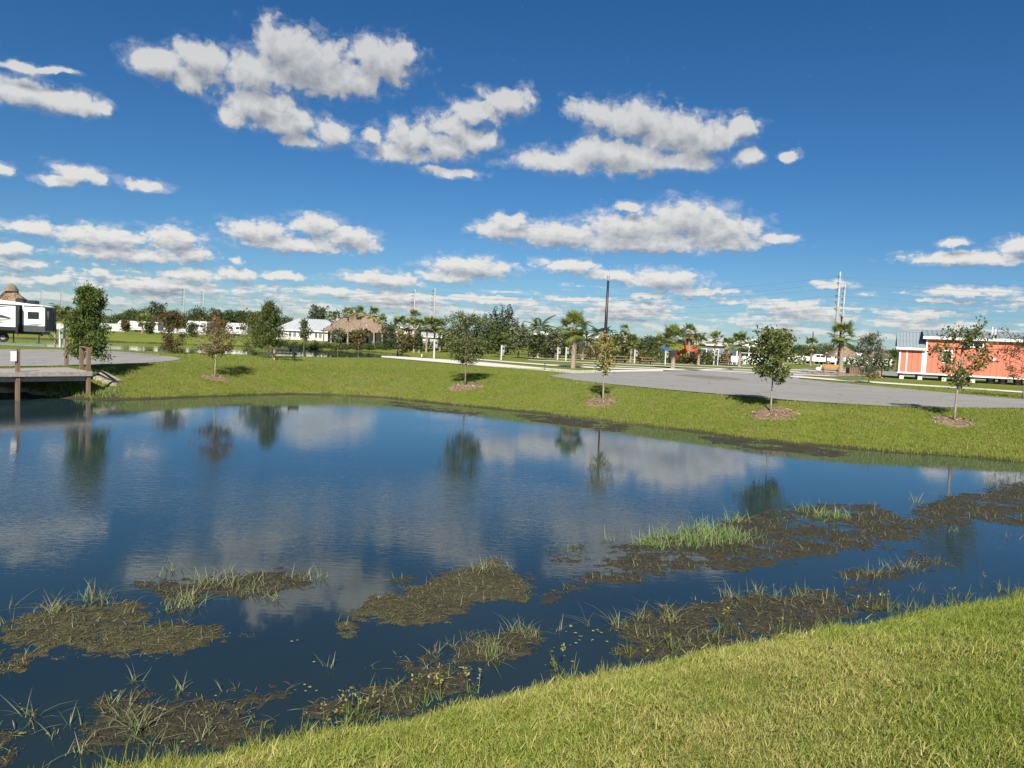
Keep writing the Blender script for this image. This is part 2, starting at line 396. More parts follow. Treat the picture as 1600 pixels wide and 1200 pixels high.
def terrain(X, Y):
    X = np.asarray(X, float); Y = np.asarray(Y, float)
    s1 = polysd(POND, X, Y); s2 = polysd(POND2, X, Y)
    nearside = smooth01((12.0 + .36 * X - Y) / 2 + .5)
    nearside = np.where(X > 22, smooth01((20 + .1 * (X - 22) - Y) / 2 + .5), nearside)
    sn = np.clip(s1, 0, None)
    zf = LAWN * (1 - np.clip(1 - sn / 8.0, 0, 1) ** 2)
    zn = 1.85 * (1 - np.exp(-sn / 3.0))
    z = zf * (1 - nearside) + zn * nearside
    z2 = LAWN * (1 - np.clip(1 - np.clip(s2, 0, None) / 9.0, 0, 1) ** 2)
    z = np.minimum(z, np.where(Y > 45, z2, 9))
    bed = -.06 - .9 * smooth01(-s1 / 5.0); z = np.where(s1 < 0, bed * smooth01(-s1 / .25), z)
    z = np.where(s2 < 0, -.06 - .9 * smooth01(-s2 / 5.0), z)
    # soft unevenness of the lawns, none on the paved parts
    far = smooth01((Y - 37) / 7)
    bumps = (fbm(X, Y, .35, 3) - .5) * .16 + (fbm(X, Y, 1.6, 2) - .5) * .05
    z = z + bumps * np.clip(s1 / 2.0, 0, 1) * (1 - far) - .02 * far * (s2 > 0)
    for r in (ROAD_R, ROAD_L):
        sd = polysd(r, X, Y); w = 1 - smooth01(sd / 2.2); z = np.where(s1 > 0, z * (1 - w) + (LAWN - .03) * w, z)
    return z
def gz(x, y): return float(terrain(np.array([x]), np.array([y]))[0])
def G(px, py):                     # where the line of sight through a pixel meets the ground
    d = ray(px, py); Y = np.concatenate([np.arange(3, 70, .1), np.arange(70, 260, .5)]); X = d[0] / d[1] * Y; Z = CAMZ + d[2] / d[1] * Y
    T = terrain(X, Y); i = int(np.argmax(Z <= T))
    return float(X[i]), float(Y[i]), float(T[i])

def axis(segs):
    out = []
    for a, b, st in segs: out.append(np.arange(a, b, st))
    return np.concatenate(out)
gx = axis([(-6000, -1000, 500), (-1000, -200, 80), (-200, -60, 6), (-60, -26, 1.0), (-26, -5, .3), (-5, 13, .16), (13, 30, .35), (30, 60, 1.2), (60, 200, 7), (200, 1000, 80), (1000, 6001, 500)])
gy = axis([(-300, -30, 30), (-30, 0, 1.2), (0, 3, .4), (3, 15, .14), (15, 40, .3), (40, 64, .8), (64, 130, 2.0), (130, 260, 8), (260, 1000, 60), (1000, 7001, 500)])
GX, GY = np.meshgrid(gx, gy); GZ = terrain(GX, GY)
nx, ny = len(gx), len(gy)
idx = np.arange(nx * ny).reshape(ny, nx)
GF = np.stack([idx[:-1, :-1], idx[:-1, 1:], idx[1:, 1:], idx[1:, :-1]], -1).reshape(-1, 4)

def lawn_mat():
    m, t, b = mat('lawn', .95, .12)
    p = pos(t)
    n1 = t.noise(p, .11, 4, .6); n2 = t.noise(p, .9, 5, .65); n3 = t.noise(t.v('MULTIPLY', p, (1, 1, 1)), 14, 4, .75)
    c = t.mix(t.mr(n1, .35, .65), (.150, .212, .024, 1), (.212, .246, .040, 1))
    c = t.mix(t.mr(n2, .45, .62), c, (.21, .20, .056, 1))
    c = t.mix(t.mr(n3, .38, .62, 0, .75), c, (.078, .105, .018, 1))
    wet = t.n('ShaderNodeAttribute', attribute_name='soil').outputs['Fac']
    wn = t.m('ADD', wet, t.m('MULTIPLY', t.m('SUBTRACT', t.noise(p, 2.2, 5, .65), .5), .9))
    c = t.mix(t.mr(wn, .42, .75), c, (.062, .052, .028, 1))
    dry = t.n('ShaderNodeAttribute', attribute_name='dry').outputs['Fac']
    c = t.mix(t.m('MULTIPLY', dry, t.mr(n2, .3, .6, .4, 1)), c, (.20, .175, .075, 1))
    t.l(c, b.inputs['Base Color'])
    h = t.m('ADD', t.noise(p, 26, 3, .7), t.m('MULTIPLY', t.noise(p, 7, 3, .6), 1.2))
    bp = t.n('ShaderNodeBump'); bp.inputs['Strength'].default_value = .9; bp.inputs['Distance'].default_value = .06
    t.l(h, bp.inputs['Height']); t.l(bp.outputs[0], b.inputs['Normal'])
    return m
LAWNM = lawn_mat()
gme = mesh_np('ground', np.stack([GX, GY, GZ], -1).reshape(-1, 3), GF, LAWNM, smooth=True)
S1 = polysd(POND, GX, GY).ravel(); S2 = polysd(POND2, GX, GY).ravel()
soil = np.clip(1.0 - np.minimum(S1, S2 * .5) / .55, 0, 1)
soil = np.maximum(soil, np.exp(-(((GX.ravel() + 17.6) / 3.0) ** 2 + ((GY.ravel() - 29.2) / 1.6) ** 2)) * .9)
a = gme.attributes.new('soil', 'FLOAT', 'POINT'); a.data.foreach_set('value', soil.astype(np.float32))
dryz = np.zeros(S1.shape)
for (px, py, r, s) in ((560,596,2.2,.5),(610,598,1.8,.4),(260,572,1.6,.4),(960,655,2.0,.35),(930,612,2.2,.6)):
    x, y, z = G(px, py); dryz = np.maximum(dryz, s * np.exp(-((GX.ravel() - x) ** 2 + ((GY.ravel() - y) * .8) ** 2) / r ** 2))
a = gme.attributes.new('dry', 'FLOAT', 'POINT'); a.data.foreach_set('value', dryz.astype(np.float32))
tag(link('ground', gme), 'grass lawns and mown banks around the two ponds', None, None, 'structure')

# ------------------------------------------------------------------ water
def water_mat():
    m, t, b = mat('pond_water', .012, .5); b.inputs['IOR'].default_value = 1.62
    p = pos(t)
    murk = t.noise(p, .22, 3, .5)
    sq = t.n('ShaderNodeSeparateXYZ'); t.l(p, sq.inputs[0])
    off = t.m('ADD', t.m('SUBTRACT', sq.outputs[1], t.m('MULTIPLY', sq.outputs[0], .47)), t.m('MULTIPLY', t.m('SUBTRACT', murk, .5), 5.0))
    weedy = t.mix(t.mr(murk, .35, .65), (.011, .020, .020, 1), (.017, .026, .022, 1))
    t.l(t.mix(t.mr(off, 8.0, 14.5), weedy, (.018, .038, .046, 1)), b.inputs['Base Color'])
    big = t.noise(t.v('ADD', p, (3.1, 7.7, 0)), .12, 3, .55)
    sx = t.n('ShaderNodeSeparateXYZ'); t.l(p, sx.inputs[0])
    left = t.mr(t.m('SUBTRACT', sx.outputs[0], t.m('MULTIPLY', sx.outputs[1], .12)), 3.5, -6.0)
    calm = t.m('MULTIPLY', t.mr(big, .38, .62, .25, 1.0), t.m('MULTIPLY', t.mr(sx.outputs[1], 8.0, 12.5), t.mr(left, 0, 1, .35, 1)))
    calm = t.m('MULTIPLY', calm, t.m('MULTIPLY', t.mr(sx.outputs[1], 9.0, 12.5, 1.2, 2.5), t.mr(sx.outputs[1], 13.5, 18.0, 1.0, .20)))
    calm = t.m('ADD', calm, .05)
    r1 = t.noise(t.v('MULTIPLY', p, (5.0, 14.0, 1)), 1.0, 3, .5, dist=.6)
    r2 = t.noise(t.v('MULTIPLY', p, (1.1, 3.0, 1)), 1.0, 2, .5)
    h = t.m('MULTIPLY', t.m('ADD', t.m('MULTIPLY', r1, .0030), t.m('MULTIPLY', r2, .0018)), calm)
    bp = t.n('ShaderNodeBump'); bp.inputs['Strength'].default_value = 1.0; bp.inputs['Distance'].default_value = 1.0
    t.l(h, bp.inputs['Height']); t.l(bp.outputs[0], b.inputs['Normal'])
    return m
WATER = water_mat()
def sheet(poly, z):
    mb = MB(); n = len(poly)
    return mb.add([(x, y, z) for x, y in poly], [tuple(range(n))])
def grow(poly, e):
    P = np.array(poly); c = P.mean(0); out = []
    for i in range(len(P)):
        a, b = P[i - 1], P[(i + 1) % len(P)]; d = b - a; nrm = np.array((d[1], -d[0])) / (np.linalg.norm(d) + 1e-9)
        out.append(tuple(P[i] + nrm * e))
    return out
tag(sheet(grow(POND, .35), 0.0).build('water', WATER), 'still pond water mirroring sky and trees', None, None, 'structure')
tag(sheet(POND2, 0.0).build('far_pond_water', WATER), 'strip of water of the far pond on the left', None, None, 'structure')

# ------------------------------------------------------------------ paving
def asphalt():
    m, t, b = mat('asphalt', .9, .25); p = pos(t)
    n1 = t.noise(p, .25, 4, .6); n2 = t.noise(p, 60, 2, .6); n3 = t.noise(t.v('MULTIPLY', p, (.12, .9, 1)), 1.0, 4, .6)
    c = t.mix(t.mr(n1, .3, .7), (.205, .197, .183, 1), (.255, .246, .229, 1))
    c = t.mix(t.mr(n3, .5, .7, 0, .5), c, (.215, .207, .196, 1))
    c = t.mix(t.mr(n2, .3, .7, 0, .35), c, (.34, .33, .31, 1))
    xc, yc = at(1230, 600, LAWN)
    dc = t.v('LENGTH', t.v('SUBTRACT', p, (xc, yc + 6, LAWN)))
    ring = t.noise(t.xyz(t.m('MULTIPLY', dc, 1.6), t.m('MULTIPLY', n1, .8), 0.0), 1.0, 4, .7)
    c = t.mix(t.mr(ring, .52, .66, 0, .55), c, (.165, .158, .148, 1))
    crack = t.n('ShaderNodeTexVoronoi', feature='DISTANCE_TO_EDGE'); crack.inputs['Scale'].default_value = .22
    t.l(t.v('ADD', p, t.v('MULTIPLY', t.noise(p, .9, 4, .6, col=True), (1.6, 1.6, 0))), crack.inputs['Vector'])
    c = t.mix(t.mr(crack.outputs['Distance'], .0, .012, .55, 0), c, (.08, .076, .07, 1))
    # damp stain where a puddle dried
    x, y = at(1108, 589.5, LAWN)
    dd = t.v('LENGTH', t.v('MULTIPLY', t.v('SUBTRACT', p, (x, y, LAWN)), (1 / 2.6, 1 / 3.6, 0)))
    dd = t.m('ADD', dd, t.m('MULTIPLY', t.m('SUBTRACT', t.noise(p, .8, 4, .6), .5), .7))
    c = t.mix(t.mr(dd, .75, 1.0, .8, 0), c, (.16, .138, .108, 1))
    t.l(c, b.inputs['Base Color'])
    return m
ASPH = asphalt()
tag(sheet(ROAD_R, LAWN + .012).build('road', ASPH), 'wide grey asphalt turning area on the right', None, None, 'structure')
tag(sheet(ROAD_L, LAWN + .012).build('road', ASPH), 'grey asphalt road end behind the dock', None, None, 'structure')
def slab(name, poly, label, z=LAWN + .02):
    return tag(sheet(poly, z).build(name, CONC), label, None, None, 'structure')
slab('path', pxpoly([(596,556.2),(640,558.2),(700,562.2),(760,566.6),(800,570.4),(860,576),(905,579.2),(975,578.4),(1036,578.6),(1036,580.4),(960,581.6),(930,582.6),(895,583.5),(868,581.6),(820,577.2),(760,572.6),(700,567.6),(640,562.4),(596,558.6)]), 'white concrete path running to the asphalt', LAWN + .024)
slab('path', pxpoly([(742,560.6),(800,565.2),(860,569.6),(935,573.8),(1000,576.0),(1066,577.2),(1145,576.2),(1145,577.4),(1066,579.2),(1000,578.0),(930,575.6),(860,571.6),(800,567.0),(742,562.2)]), 'second narrow concrete strip beyond the path')
for i, (d, x0, x1, w_) in enumerate(((65.5, 6.5, 30, 2.0), (73.5, 1.6, 36, 2.2), (83.5, 1.4, 40, 2.6), (96.5, 4, 38, 3.0), (112, 10, 40, 3.4))):
    slab('parking_pad', [(x0, d), (x1, d), (x1, d + w_), (x0, d + w_)], 'pale concrete parking strip across the far lawn, row %s from the asphalt' % ('one two three four five'.split()[i]))
slab('sidewalk', pxpoly([(1232,588.6),(1244,587.6),(1300,592.0),(1420,600.2),(1500,605.2),(1600,612.0),(1660,616),(1660,619),(1600,614.4),(1500,607.6),(1420,602.6),(1300,594.6),(1240,589.8)]), 'cream concrete sidewalk in front of the coral cottage', LAWN + .03)
slab('sidewalk', [(38, 76), (52, 76.5), (80, 76), (80, 77.6), (52, 78), (38, 77.4)], 'concrete walk behind the rock bed')
slab('sidewalk', [(40, 128), (90, 128), (90, 132), (40, 132)], 'far pale concrete strip by the parked vehicles')
# ------------------------------------------------------------------ trees
LEAF = {
 'cypress': leafmat('cypress_leaf', (.060, .105, .018), (.10, .15, .030), (.15, .15, .045)),
 'cypress_b': leafmat('cypress_leaf_yellowing', (.055, .10, .02), (.12, .15, .035), (.17, .14, .04)),
 'rust': leafmat('rusty_leaf', (.16, .095, .040), (.24, .145, .06), (.13, .12, .04), trans=.25),
 'rustdark': leafmat('brown_green_leaf', (.10, .075, .028), (.15, .095, .035), (.06, .085, .02), trans=.25),
 'oak': leafmat('oak_leaf', (.085, .115, .036), (.15, .18, .062), (.22, .22, .09), trans=.25, rough=.4),
 'oakgrey': leafmat('grey_green_leaf', (.11, .13, .066), (.165, .18, .10), (.20, .20, .11), trans=.25, rough=.45),
 'yellow': leafmat('yellow_leaf', (.26, .21, .035), (.20, .20, .045), (.30, .17, .04)),
 'maple': leafmat('maple_leaf', (.065, .10, .020), (.13, .165, .036), (.22, .22, .08), rough=.4),
 'dark': leafmat('dark_leaf', (.030, .050, .014), (.055, .078, .020), (.075, .085, .028), trans=.2),
 'mid': leafmat('mid_leaf', (.048, .075, .018), (.085, .11, .028), (.11, .11, .04), trans=.25),
 'pine': leafmat('casuarina_needle', (.024, .044, .018), (.045, .066, .026), None, trans=.15),
 'palm': leafmat('palm_leaf', (.10, .155, .028), (.17, .21, .045), (.22, .21, .07), trans=.25, rough=.4),
 'deadpalm': leafmat('dry_palm_leaf', (.24, .18, .09), (.30, .22, .12), None, trans=.2),
 'coco': leafmat('feather_palm_leaf', (.06, .095, .022), (.10, .13, .035), None, trans=.25, rough=.4),
 'hedge': leafmat('hedge_leaf', (.028, .052, .014), (.055, .085, .02), (.08, .10, .03), trans=.2),
}
def leaves(P, size, rng, aspect=.55, droop=0.0, upbias=.4):
    """one rhombic leaf per anchor point"""
    n = len(P); P = np.asarray(P)
    d = rng.normal(size=(n, 3)); d[:, 2] -= droop * 2; d /= np.linalg.norm(d, axis=1)[:, None]
    q = rng.normal(size=(n, 3)); q[:, 2] += upbias; sd = np.cross(d, q); sd /= np.linalg.norm(sd, axis=1)[:, None] + 1e-9
    s = size * rng.uniform(.6, 1.35, n)[:, None]
    up = np.cross(sd, d) * .12
    V = np.stack([P, P + d * s * .5 + sd * s * aspect * .5 + up * s, P + d * s, P + d * s * .5 - sd * s * aspect * .5 + up * s], 1).reshape(-1, 3)
    return V, np.arange(4 * n).reshape(n, 4)
def grow_tree(h, cw, cb, style, nleaf, size, seed, bark, leaf, aspect=.55, droop=0.0, r0=None, lean=0.0, limbs=None, sparse=0.0):
    """returns trunk mesh and crown mesh; cb = height where the crown starts"""
    rng = np.random.default_rng(seed); mb = MB(); A = []; W = []
    r0 = r0 or max(.03, h * .013)
    n = 7; tp = [(0, 0, -.06)]
    for i in range(1, n):
        f = i / (n - 1); tp.append((lean * h * f + rng.normal() * .012 * h * f, rng.normal() * .012 * h * f, h * .94 * f))
    mb.tube(tp, [r0 * (1.25 if i == 0 else 1) * (1 - .85 * i / (n - 1)) for i in range(n)], 7)
    tp = np.array(tp)
    def tpt(z):
        i = min(n - 2, int(np.searchsorted(tp[:, 2], z)) - 1); i = max(i, 0); t = (z - tp[i, 2]) / (tp[i + 1, 2] - tp[i, 2]); return tp[i] + (tp[i + 1] - tp[i]) * t
    L = limbs or int(16 + h * 2)
    for k in range(L):
        f = (k + rng.random()) / L; z = cb + (h * .95 - cb) * f; a = k * 2.4 + rng.normal() * .4
        if style == 'oval': env = math.sin(math.pi * min(1, .12 + .84 * f)) ** .7; rise = .15 + .7 * f
        elif style == 'tier': env = (.95 - .25 * abs(f - .25) * 2 if f < .52 else (.42 if f < .58 else .66 * math.sqrt(max(.05, 1 - ((f - .78) / .24) ** 2)))); rise = .05 + .5 * f
        elif style == 'cone': env = (1 - f) ** .8 * (.55 + .45 * min(1, f * 5)) + .07; rise = -.05 + .5 * f
        elif style == 'open': env = .5 + .55 * math.sin(math.pi * f) if f < .75 else .7; rise = .65 + .5 * f
        elif style == 'vase': env = .35 + .65 * f; rise = 1.1
        elif style == 'column': env = .8 + .2 * math.sin(math.pi * f); rise = .7
        elif style == 'shrub': env = math.sin(math.pi * min(1, .3 + .62 * f)) ** .6; rise = .25 + .6 * f
        else: env = math.sqrt(max(.02, 1 - (2 * f - 1) ** 2)); rise = .2
        ln = cw / 2 * env * rng.uniform(.72, 1.12); b = tpt(min(z, h * .93) - rise * ln * .5 if style in ('open', 'vase', 'column') else z)
        if b[2] < cb * .6: b = tpt(cb * .6)
        d = np.array((math.cos(a), math.sin(a), rise)); pts = [b]
        for j in range(1, 4):
            dd = d + rng.normal(size=3) * .22; dd[2] -= droop * .25 * j; pts.append(pts[-1] + dd * ln / 3 * (1.0 if rise < .6 else 1 / math.sqrt(1 + rise * rise) * 1.25))
        rb = r0 * .42 * (1 - .6 * f) + .004
        mb.tube(pts, [rb, rb * .7, rb * .45, rb * .18], 4, cap=False)
        for j in range(6):                                       # twigs
            t = .35 + .65 * (j + rng.random()) / 6; i = min(2, int(t * 3)); p = pts[i] + (pts[i + 1] - pts[i]) * (t * 3 - i)
            e = rng.normal(size=3); e[2] = e[2] * .6 + .25 - droop * .8; e *= ln * .24 / np.linalg.norm(e) * rng.uniform(.6, 1.4)
            mb.tube([p, p + e], [rb * .3, rb * .1], 3, cap=False)
            w = rng.uniform(.4, 1.4) if rng.random() > sparse else .08
            A += [p, p + e * .35, p + e * .7, p + e * 1.1]; W += [w * .7, w, w, w * 1.1]
    A.append(tp[-1]); W.append(1.5); A.append(tp[-1] + (0, 0, h * .06)); W.append(1.2)
    A = np.array(A); W = np.array(W) / np.sum(W)
    P = A[rng.choice(len(A), nleaf, p=W)] + rng.normal(size=(nleaf, 3)) * (size * .55 + cw * .012)
    P = P[P[:, 2] > cb * .55]
    V, F = leaves(P, size, rng, aspect, droop)
    return mb.mesh('trunk', bark, smooth=True), mesh_np('crown', V, F, leaf)
def plant_tree(name, loc, meshes, label, cat='tree', group=None, rz=0.0, s=1.0):
    o = thing(name, loc, label, cat, group, rz); o.scale = (s, s, s)
    link('trunk', meshes[0], o); link('crown', meshes[1], o)
    return o
def base(px, py): return G(px, py)

# the young trees round the pond: name, base px, top py, crown px, crown-start py, style ...
def young(name, px, py, top, cwpx, cbpy, style, nleaf, size, seed, bark, leaf, label, rz=0.0, gpt=None, **kw):
    x, y, z = gpt or G(px, py)
    z0 = gz(x, y); h = zat(px, top, y) - z0; cb = max(.1, zat(px, cbpy, y) - z0); cw = cwpx / FPX * y
    return plant_tree(name, (x, y, z0 - .02), grow_tree(h, cw, cb, style, nleaf, size, seed, bark, leaf, **kw), label, rz=rz), (x, y, z0, h)
def deep(px, d): 
    x = xat(px, d, 1.2); return (x, d, gz(x, d))
TR = {}
def add(key, *a, **k):
    o, i = young(*a, **k); TR[key] = i; return o
add('cyp', 'cypress_tree', 138, 567, 449, 66, 552, 'tier', 12000, .16, 3, BARK, LEAF['cypress'], 'tall bushy green cypress right behind the wooden dock', gpt=deep(138, 31.8), aspect=.28, droop=.25, limbs=40)
add('rust', 'cypress_tree', 336, 590, 497, 74, 556, 'round', 2300, .14, 4, PALEBARK, LEAF['rust'], 'rust-brown young cypress with a bare pale trunk on the lawn', aspect=.3, limbs=34, sparse=.25)
add('rust2', 'cypress_tree', 268, 553, 489, 48, 549, 'oval', 3000, .17, 5, BARK, LEAF['rustdark'], 'brown and dark green bushy tree behind the left road end', gpt=deep(268, 50), aspect=.32, limbs=28)
add('green', 'cypress_tree', 419, 559, 470, 62, 540, 'cone', 6500, .17, 6, PALEBARK, LEAF['cypress'], 'green conical cypress beside the dark picnic table', gpt=deep(419, 50), aspect=.3, droop=.15, limbs=38)
add('green2', 'cypress_tree', 399, 555, 492, 44, 552, 'oval', 2600, .17, 7, PALEBARK, LEAF['cypress_b'], 'smaller yellow-green cypress left of the conical cypress', gpt=deep(396, 54), aspect=.3, droop=.15, limbs=26)
add('oak', 'oak_tree', 727, 603, 496, 74, 569, 'oval', 6000, .105, 8, BARK, LEAF['oak'], 'round grey-green young oak with wispy top at the far bank', limbs=36)
add('yellow', 'maple_tree', 942, 627, 524, 46, 583, 'oval', 560, .14, 9, PALEBARK, LEAF['yellow'], 'thin sparse tree with yellow leaves in front of the black light pole', limbs=16, sparse=.4, r0=.05)
add('oak2', 'oak_tree', 1204, 645, 520, 76, 592, 'oval', 3300, .14, 10, PALEBARK, LEAF['maple'], 'leafy green young tree on a thin trunk before the asphalt', limbs=34, sparse=.2)
add('maple', 'maple_tree', 1491, 658, 506, 92, 602, 'open', 1750, .13, 31, PALEBARK, LEAF['maple'], 'open-branched dark green young tree in front of the coral cottage', limbs=24, sparse=.25, r0=.05)
add('bare', 'maple_tree', 1612, 612, 532, 100, 594, 'oval', 2000, .11, 12, BARK, LEAF['rustdark'], 'nearly bare brown-leaved tree at the right edge before the coral wall', gpt=(xat(1598, 41), 41.0, 1.2), limbs=26, sparse=.3)
add('pale', 'oak_tree', 1357, 598, 523, 46, 588, 'oval', 4000, .13, 13, BARK, LEAF['oakgrey'], 'dull grey-green oak standing on the grass left of the coral cottage', gpt=deep(1357, 54), limbs=34)

# mulch rings
def mulch_mat():
    m, t, b = mat('mulch', .95, .1); p = pos(t)
    n = t.noise(p, 30, 3, .7); n2 = t.noise(p, 3, 4, .6)
    c = t.mix(t.mr(n, .35, .65), (.085, .052, .032, 1), (.25, .175, .115, 1))
    t.l(t.mix(t.mr(n2, .4, .65), c, (.22, .155, .09, 1)), b.inputs['Base Color']); return m
MULCH = mulch_mat()
def mulch(x, y, r, label, seed, sx=1.25):
    r *= .86
    rng = np.random.default_rng(seed); N = 40; K = 9; ph = rng.uniform(0, 6, 5)
    V = []; 
    for k in range(K):
        for i in range(N):
            a = 2 * math.pi * i / N; rr = r * (k + .02) / (K - 1) * (1 + .10 * math.sin(2 * a + ph[0]) + .07 * math.sin(5 * a + ph[1]) + .05 * math.sin(9 * a + ph[2]))
            V.append((x + rr * sx * math.cos(a), y + rr * math.sin(a), k))
    V = np.array(V); f = V[:, 2] / (K - 1); V[:, 2] = terrain(V[:, 0], V[:, 1]) + .040 * (1 - f ** 3) - .03 * (f > .99) + rng.random(len(V)) * .02
    F = [(k * N + i, k * N + (i + 1) % N, (k + 1) * N + (i + 1) % N, (k + 1) * N + i) for k in range(K - 1) for i in range(N)]
    # bark chips lying on it
    n = int(420 * r * r); a = rng.uniform(0, 6.28, n); rr = r * np.sqrt(rng.random(n)) * 1.12; cx = x + rr * sx * np.cos(a); cy = y + rr * np.sin(a)
    fz = rr / r; cz = terrain(cx, cy) + .05 * (1 - np.clip(fz, 0, 1) ** 3) + .014
    d = rng.normal(size=(n, 3)) * (1, 1, .35); d /= np.linalg.norm(d, axis=1)[:, None]; sd = np.cross(d, rng.normal(size=(n, 3)) * (.3, .3, 1)); sd /= np.linalg.norm(sd, axis=1)[:, None]
    c = np.stack([cx, cy, cz], 1); L = rng.uniform(.02, .06, n)[:, None]
    CV = np.stack([c - d * L - sd * L * .4, c + d * L - sd * L * .4, c + d * L + sd * L * .4, c - d * L + sd * L * .4], 1).reshape(-1, 3)
    V2 = np.concatenate([V, CV]); F2 = np.concatenate([np.array(F), np.arange(4 * n).reshape(n, 4) + len(V)])
    fm = np.concatenate([np.zeros(len(F)), np.ones(n)])
    tag(link('mulch', mesh_np('mulch', V2, F2, [MULCH, CHIP], fm)), label, None, None, 'stuff')
CHIP = leafmat('bark_chip', (.12, .085, .06), (.27, .215, .16), (.38, .32, .25), trans=0.0, rough=.9)
mulch(TR['rust'][0] + .1, TR['rust'][1] - .1, .62, 'thin brown mulch ring under the rust-brown cypress', 1, 1.5)
mulch(TR['oak'][0] + .05, TR['oak'][1] - .25, .95, 'brown mulch ring under the round grey-green oak', 2, 1.1)
mulch(TR['yellow'][0] - .1, TR['yellow'][1], .85, 'worn mulch patch under the yellow-leaved tree', 3, 1.0)
mulch(TR['oak2'][0], TR['oak2'][1] - .3, 1.05, 'brown mulch ring with a pale rim under the leafy tree on a thin trunk', 4, 1.1)
mulch(TR['maple'][0] - .1, TR['maple'][1] - .05, .85, 'brown mulch ring under the open-branched tree', 5, 1.1)

# smaller trees across the far pond
small = [(475, 539, 499, 24, 'cone', 'mid', 118, 'small green conical tree on the far pond bank before the white building'),
 (528, 543, 517, 24, 'oval', 'oakgrey', 112, 'pale round sapling before the hedge of the thatched pavilion'),
 (560, 545, 519, 30, 'oval', 'rustdark', 110, 'brown round shrubby tree beside the pale sapling'),
 (607, 545, 510, 28, 'shrub', 'dark', 108, 'dark dense bushy tree right of the thatched pavilion'),
 (634, 552, 526, 28, 'oval', 'rustdark', 84, 'small rust-brown tree left of the white path end'),
 (652, 549, 524, 16, 'cone', 'dark', 92, 'narrow dark green sapling right of the rust-brown small tree'),
 (776, 556, 521, 16, 'column', 'mid', 82, 'thin half-bare sapling beside the pedestal right of the oak'),
 (866, 556, 519, 26, 'vase', 'oakgrey', 84, 'grey-green open shrub behind the twin pedestals'),
 (812, 553, 513, 38, 'vase', 'oakgrey', 80, 'wide grey-green bush behind the wooden picnic table'),
 (838, 558, 527, 30, 'shrub', 'dark', 78, 'dark round bush right of the wooden picnic table'),
 (300, 532, 508, 18, 'oval', 'dark', 126, 'dark round tree on the far bank between the two brown trees'),
 (196, 520, 503, 12, 'oval', 'rustdark', 128, 'small brown tree before the white trailer across the far pond'),
 (233, 524, 508, 14, 'oval', 'mid', 130, 'small green tree right of the white trailer across the far pond')]
for i, (px, py, top, cw, st, lf, d, lab) in enumerate(small):
    young('small_tree', px, py, top, cw, py - (py - top) * .28 if st != 'shrub' else py - 3, st, 900, .34, 50 + i, BARK, LEAF[lf], lab, gpt=deep(px, d), limbs=22, aspect=.5)

# ------------------------------------------------------------------ palms
def fan_frond(seed, pet=.75, rad=.72, nl=20, spread=2.1):
    """one fan leaf: stalk along +x, leaflets radiating from its end"""
    rng = np.random.default_rng(seed); V = []; F = []
    def quad(a, b, c, d): k = len(V); V.extend([a, b, c, d]); F.append((k, k + 1, k + 2, k + 3))
    z = lambda x: -.10 * x * x
    for i in range(3):
        x0, x1 = pet * i / 3, pet * (i + 1) / 3; quad((x0, -.014, z(x0)), (x1, -.012, z(x1)), (x1, .012, z(x1)), (x0, .014, z(x0)))
    for k in range(nl):
        t = (k + .5) / nl * 2 - 1; a = t * spread; L = rad * (1 - .28 * abs(t)) * rng.uniform(.88, 1.08)
        c, s = math.cos(a), math.sin(a); w = .040
        p0 = Vector((pet - .04, 0, z(pet))); dirv = Vector((c, s, 0)); sd = Vector((-s, c, 0))
        p1 = p0 + dirv * L * .55 + Vector((0, 0, .05 - .10 * abs(t))); p2 = p0 + dirv * L + Vector((0, 0, -.03 - .12 * abs(t) - rng.random() * .08))
        quad(tuple(p0), tuple(p1 + sd * w), tuple(p2), tuple(p1 - sd * w))
    return np.array(V), np.array(F)
def feather_frond(seed, L=1.9):
    rng = np.random.default_rng(seed); V = []; F = []
    def quad(a, b, c, d): k = len(V); V.extend([a, b, c, d]); F.append((k, k + 1, k + 2, k + 3))
    zz = lambda x: -.22 * x * x
    for i in range(5):
        a, b = L * i / 5, L * (i + 1) / 5; quad((a, -.015, zz(a)), (b, -.012, zz(b)), (b, .012, zz(b)), (a, .015, zz(a)))
    for k in range(20):
        x = L * (.18 + .82 * k / 20); l = .55 * math.sin(math.pi * (.25 + .7 * k / 20))
        for s in (-1, 1):
            q = rng.uniform(.85, 1.1); quad((x, 0, zz(x)), (x + .12, s * l * .5 * q, zz(x) - .03), (x + .22, s * l * q, zz(x) - .22 * q), (x + .06, s * l * .5 * q, zz(x) - .05))
    return np.array(V), np.array(F)
FAN = [fan_frond(1), fan_frond(2, .6, .66), fan_frond(3, .9, .7)]
FEA = [feather_frond(1), feather_frond(2, 1.6)]
def frond_frames(n, seed, low=-.85, high=1.35):
    rng = np.random.default_rng(seed); out = []
    for i in range(n):
        f = i / (n - 1); e = high + (low - high) * f ** 1.05; out.append((rng.uniform(-.25, .25), -e + rng.normal() * .1, i * 2.4 + rng.normal() * .25, rng.uniform(.85, 1.1), f))
    return out
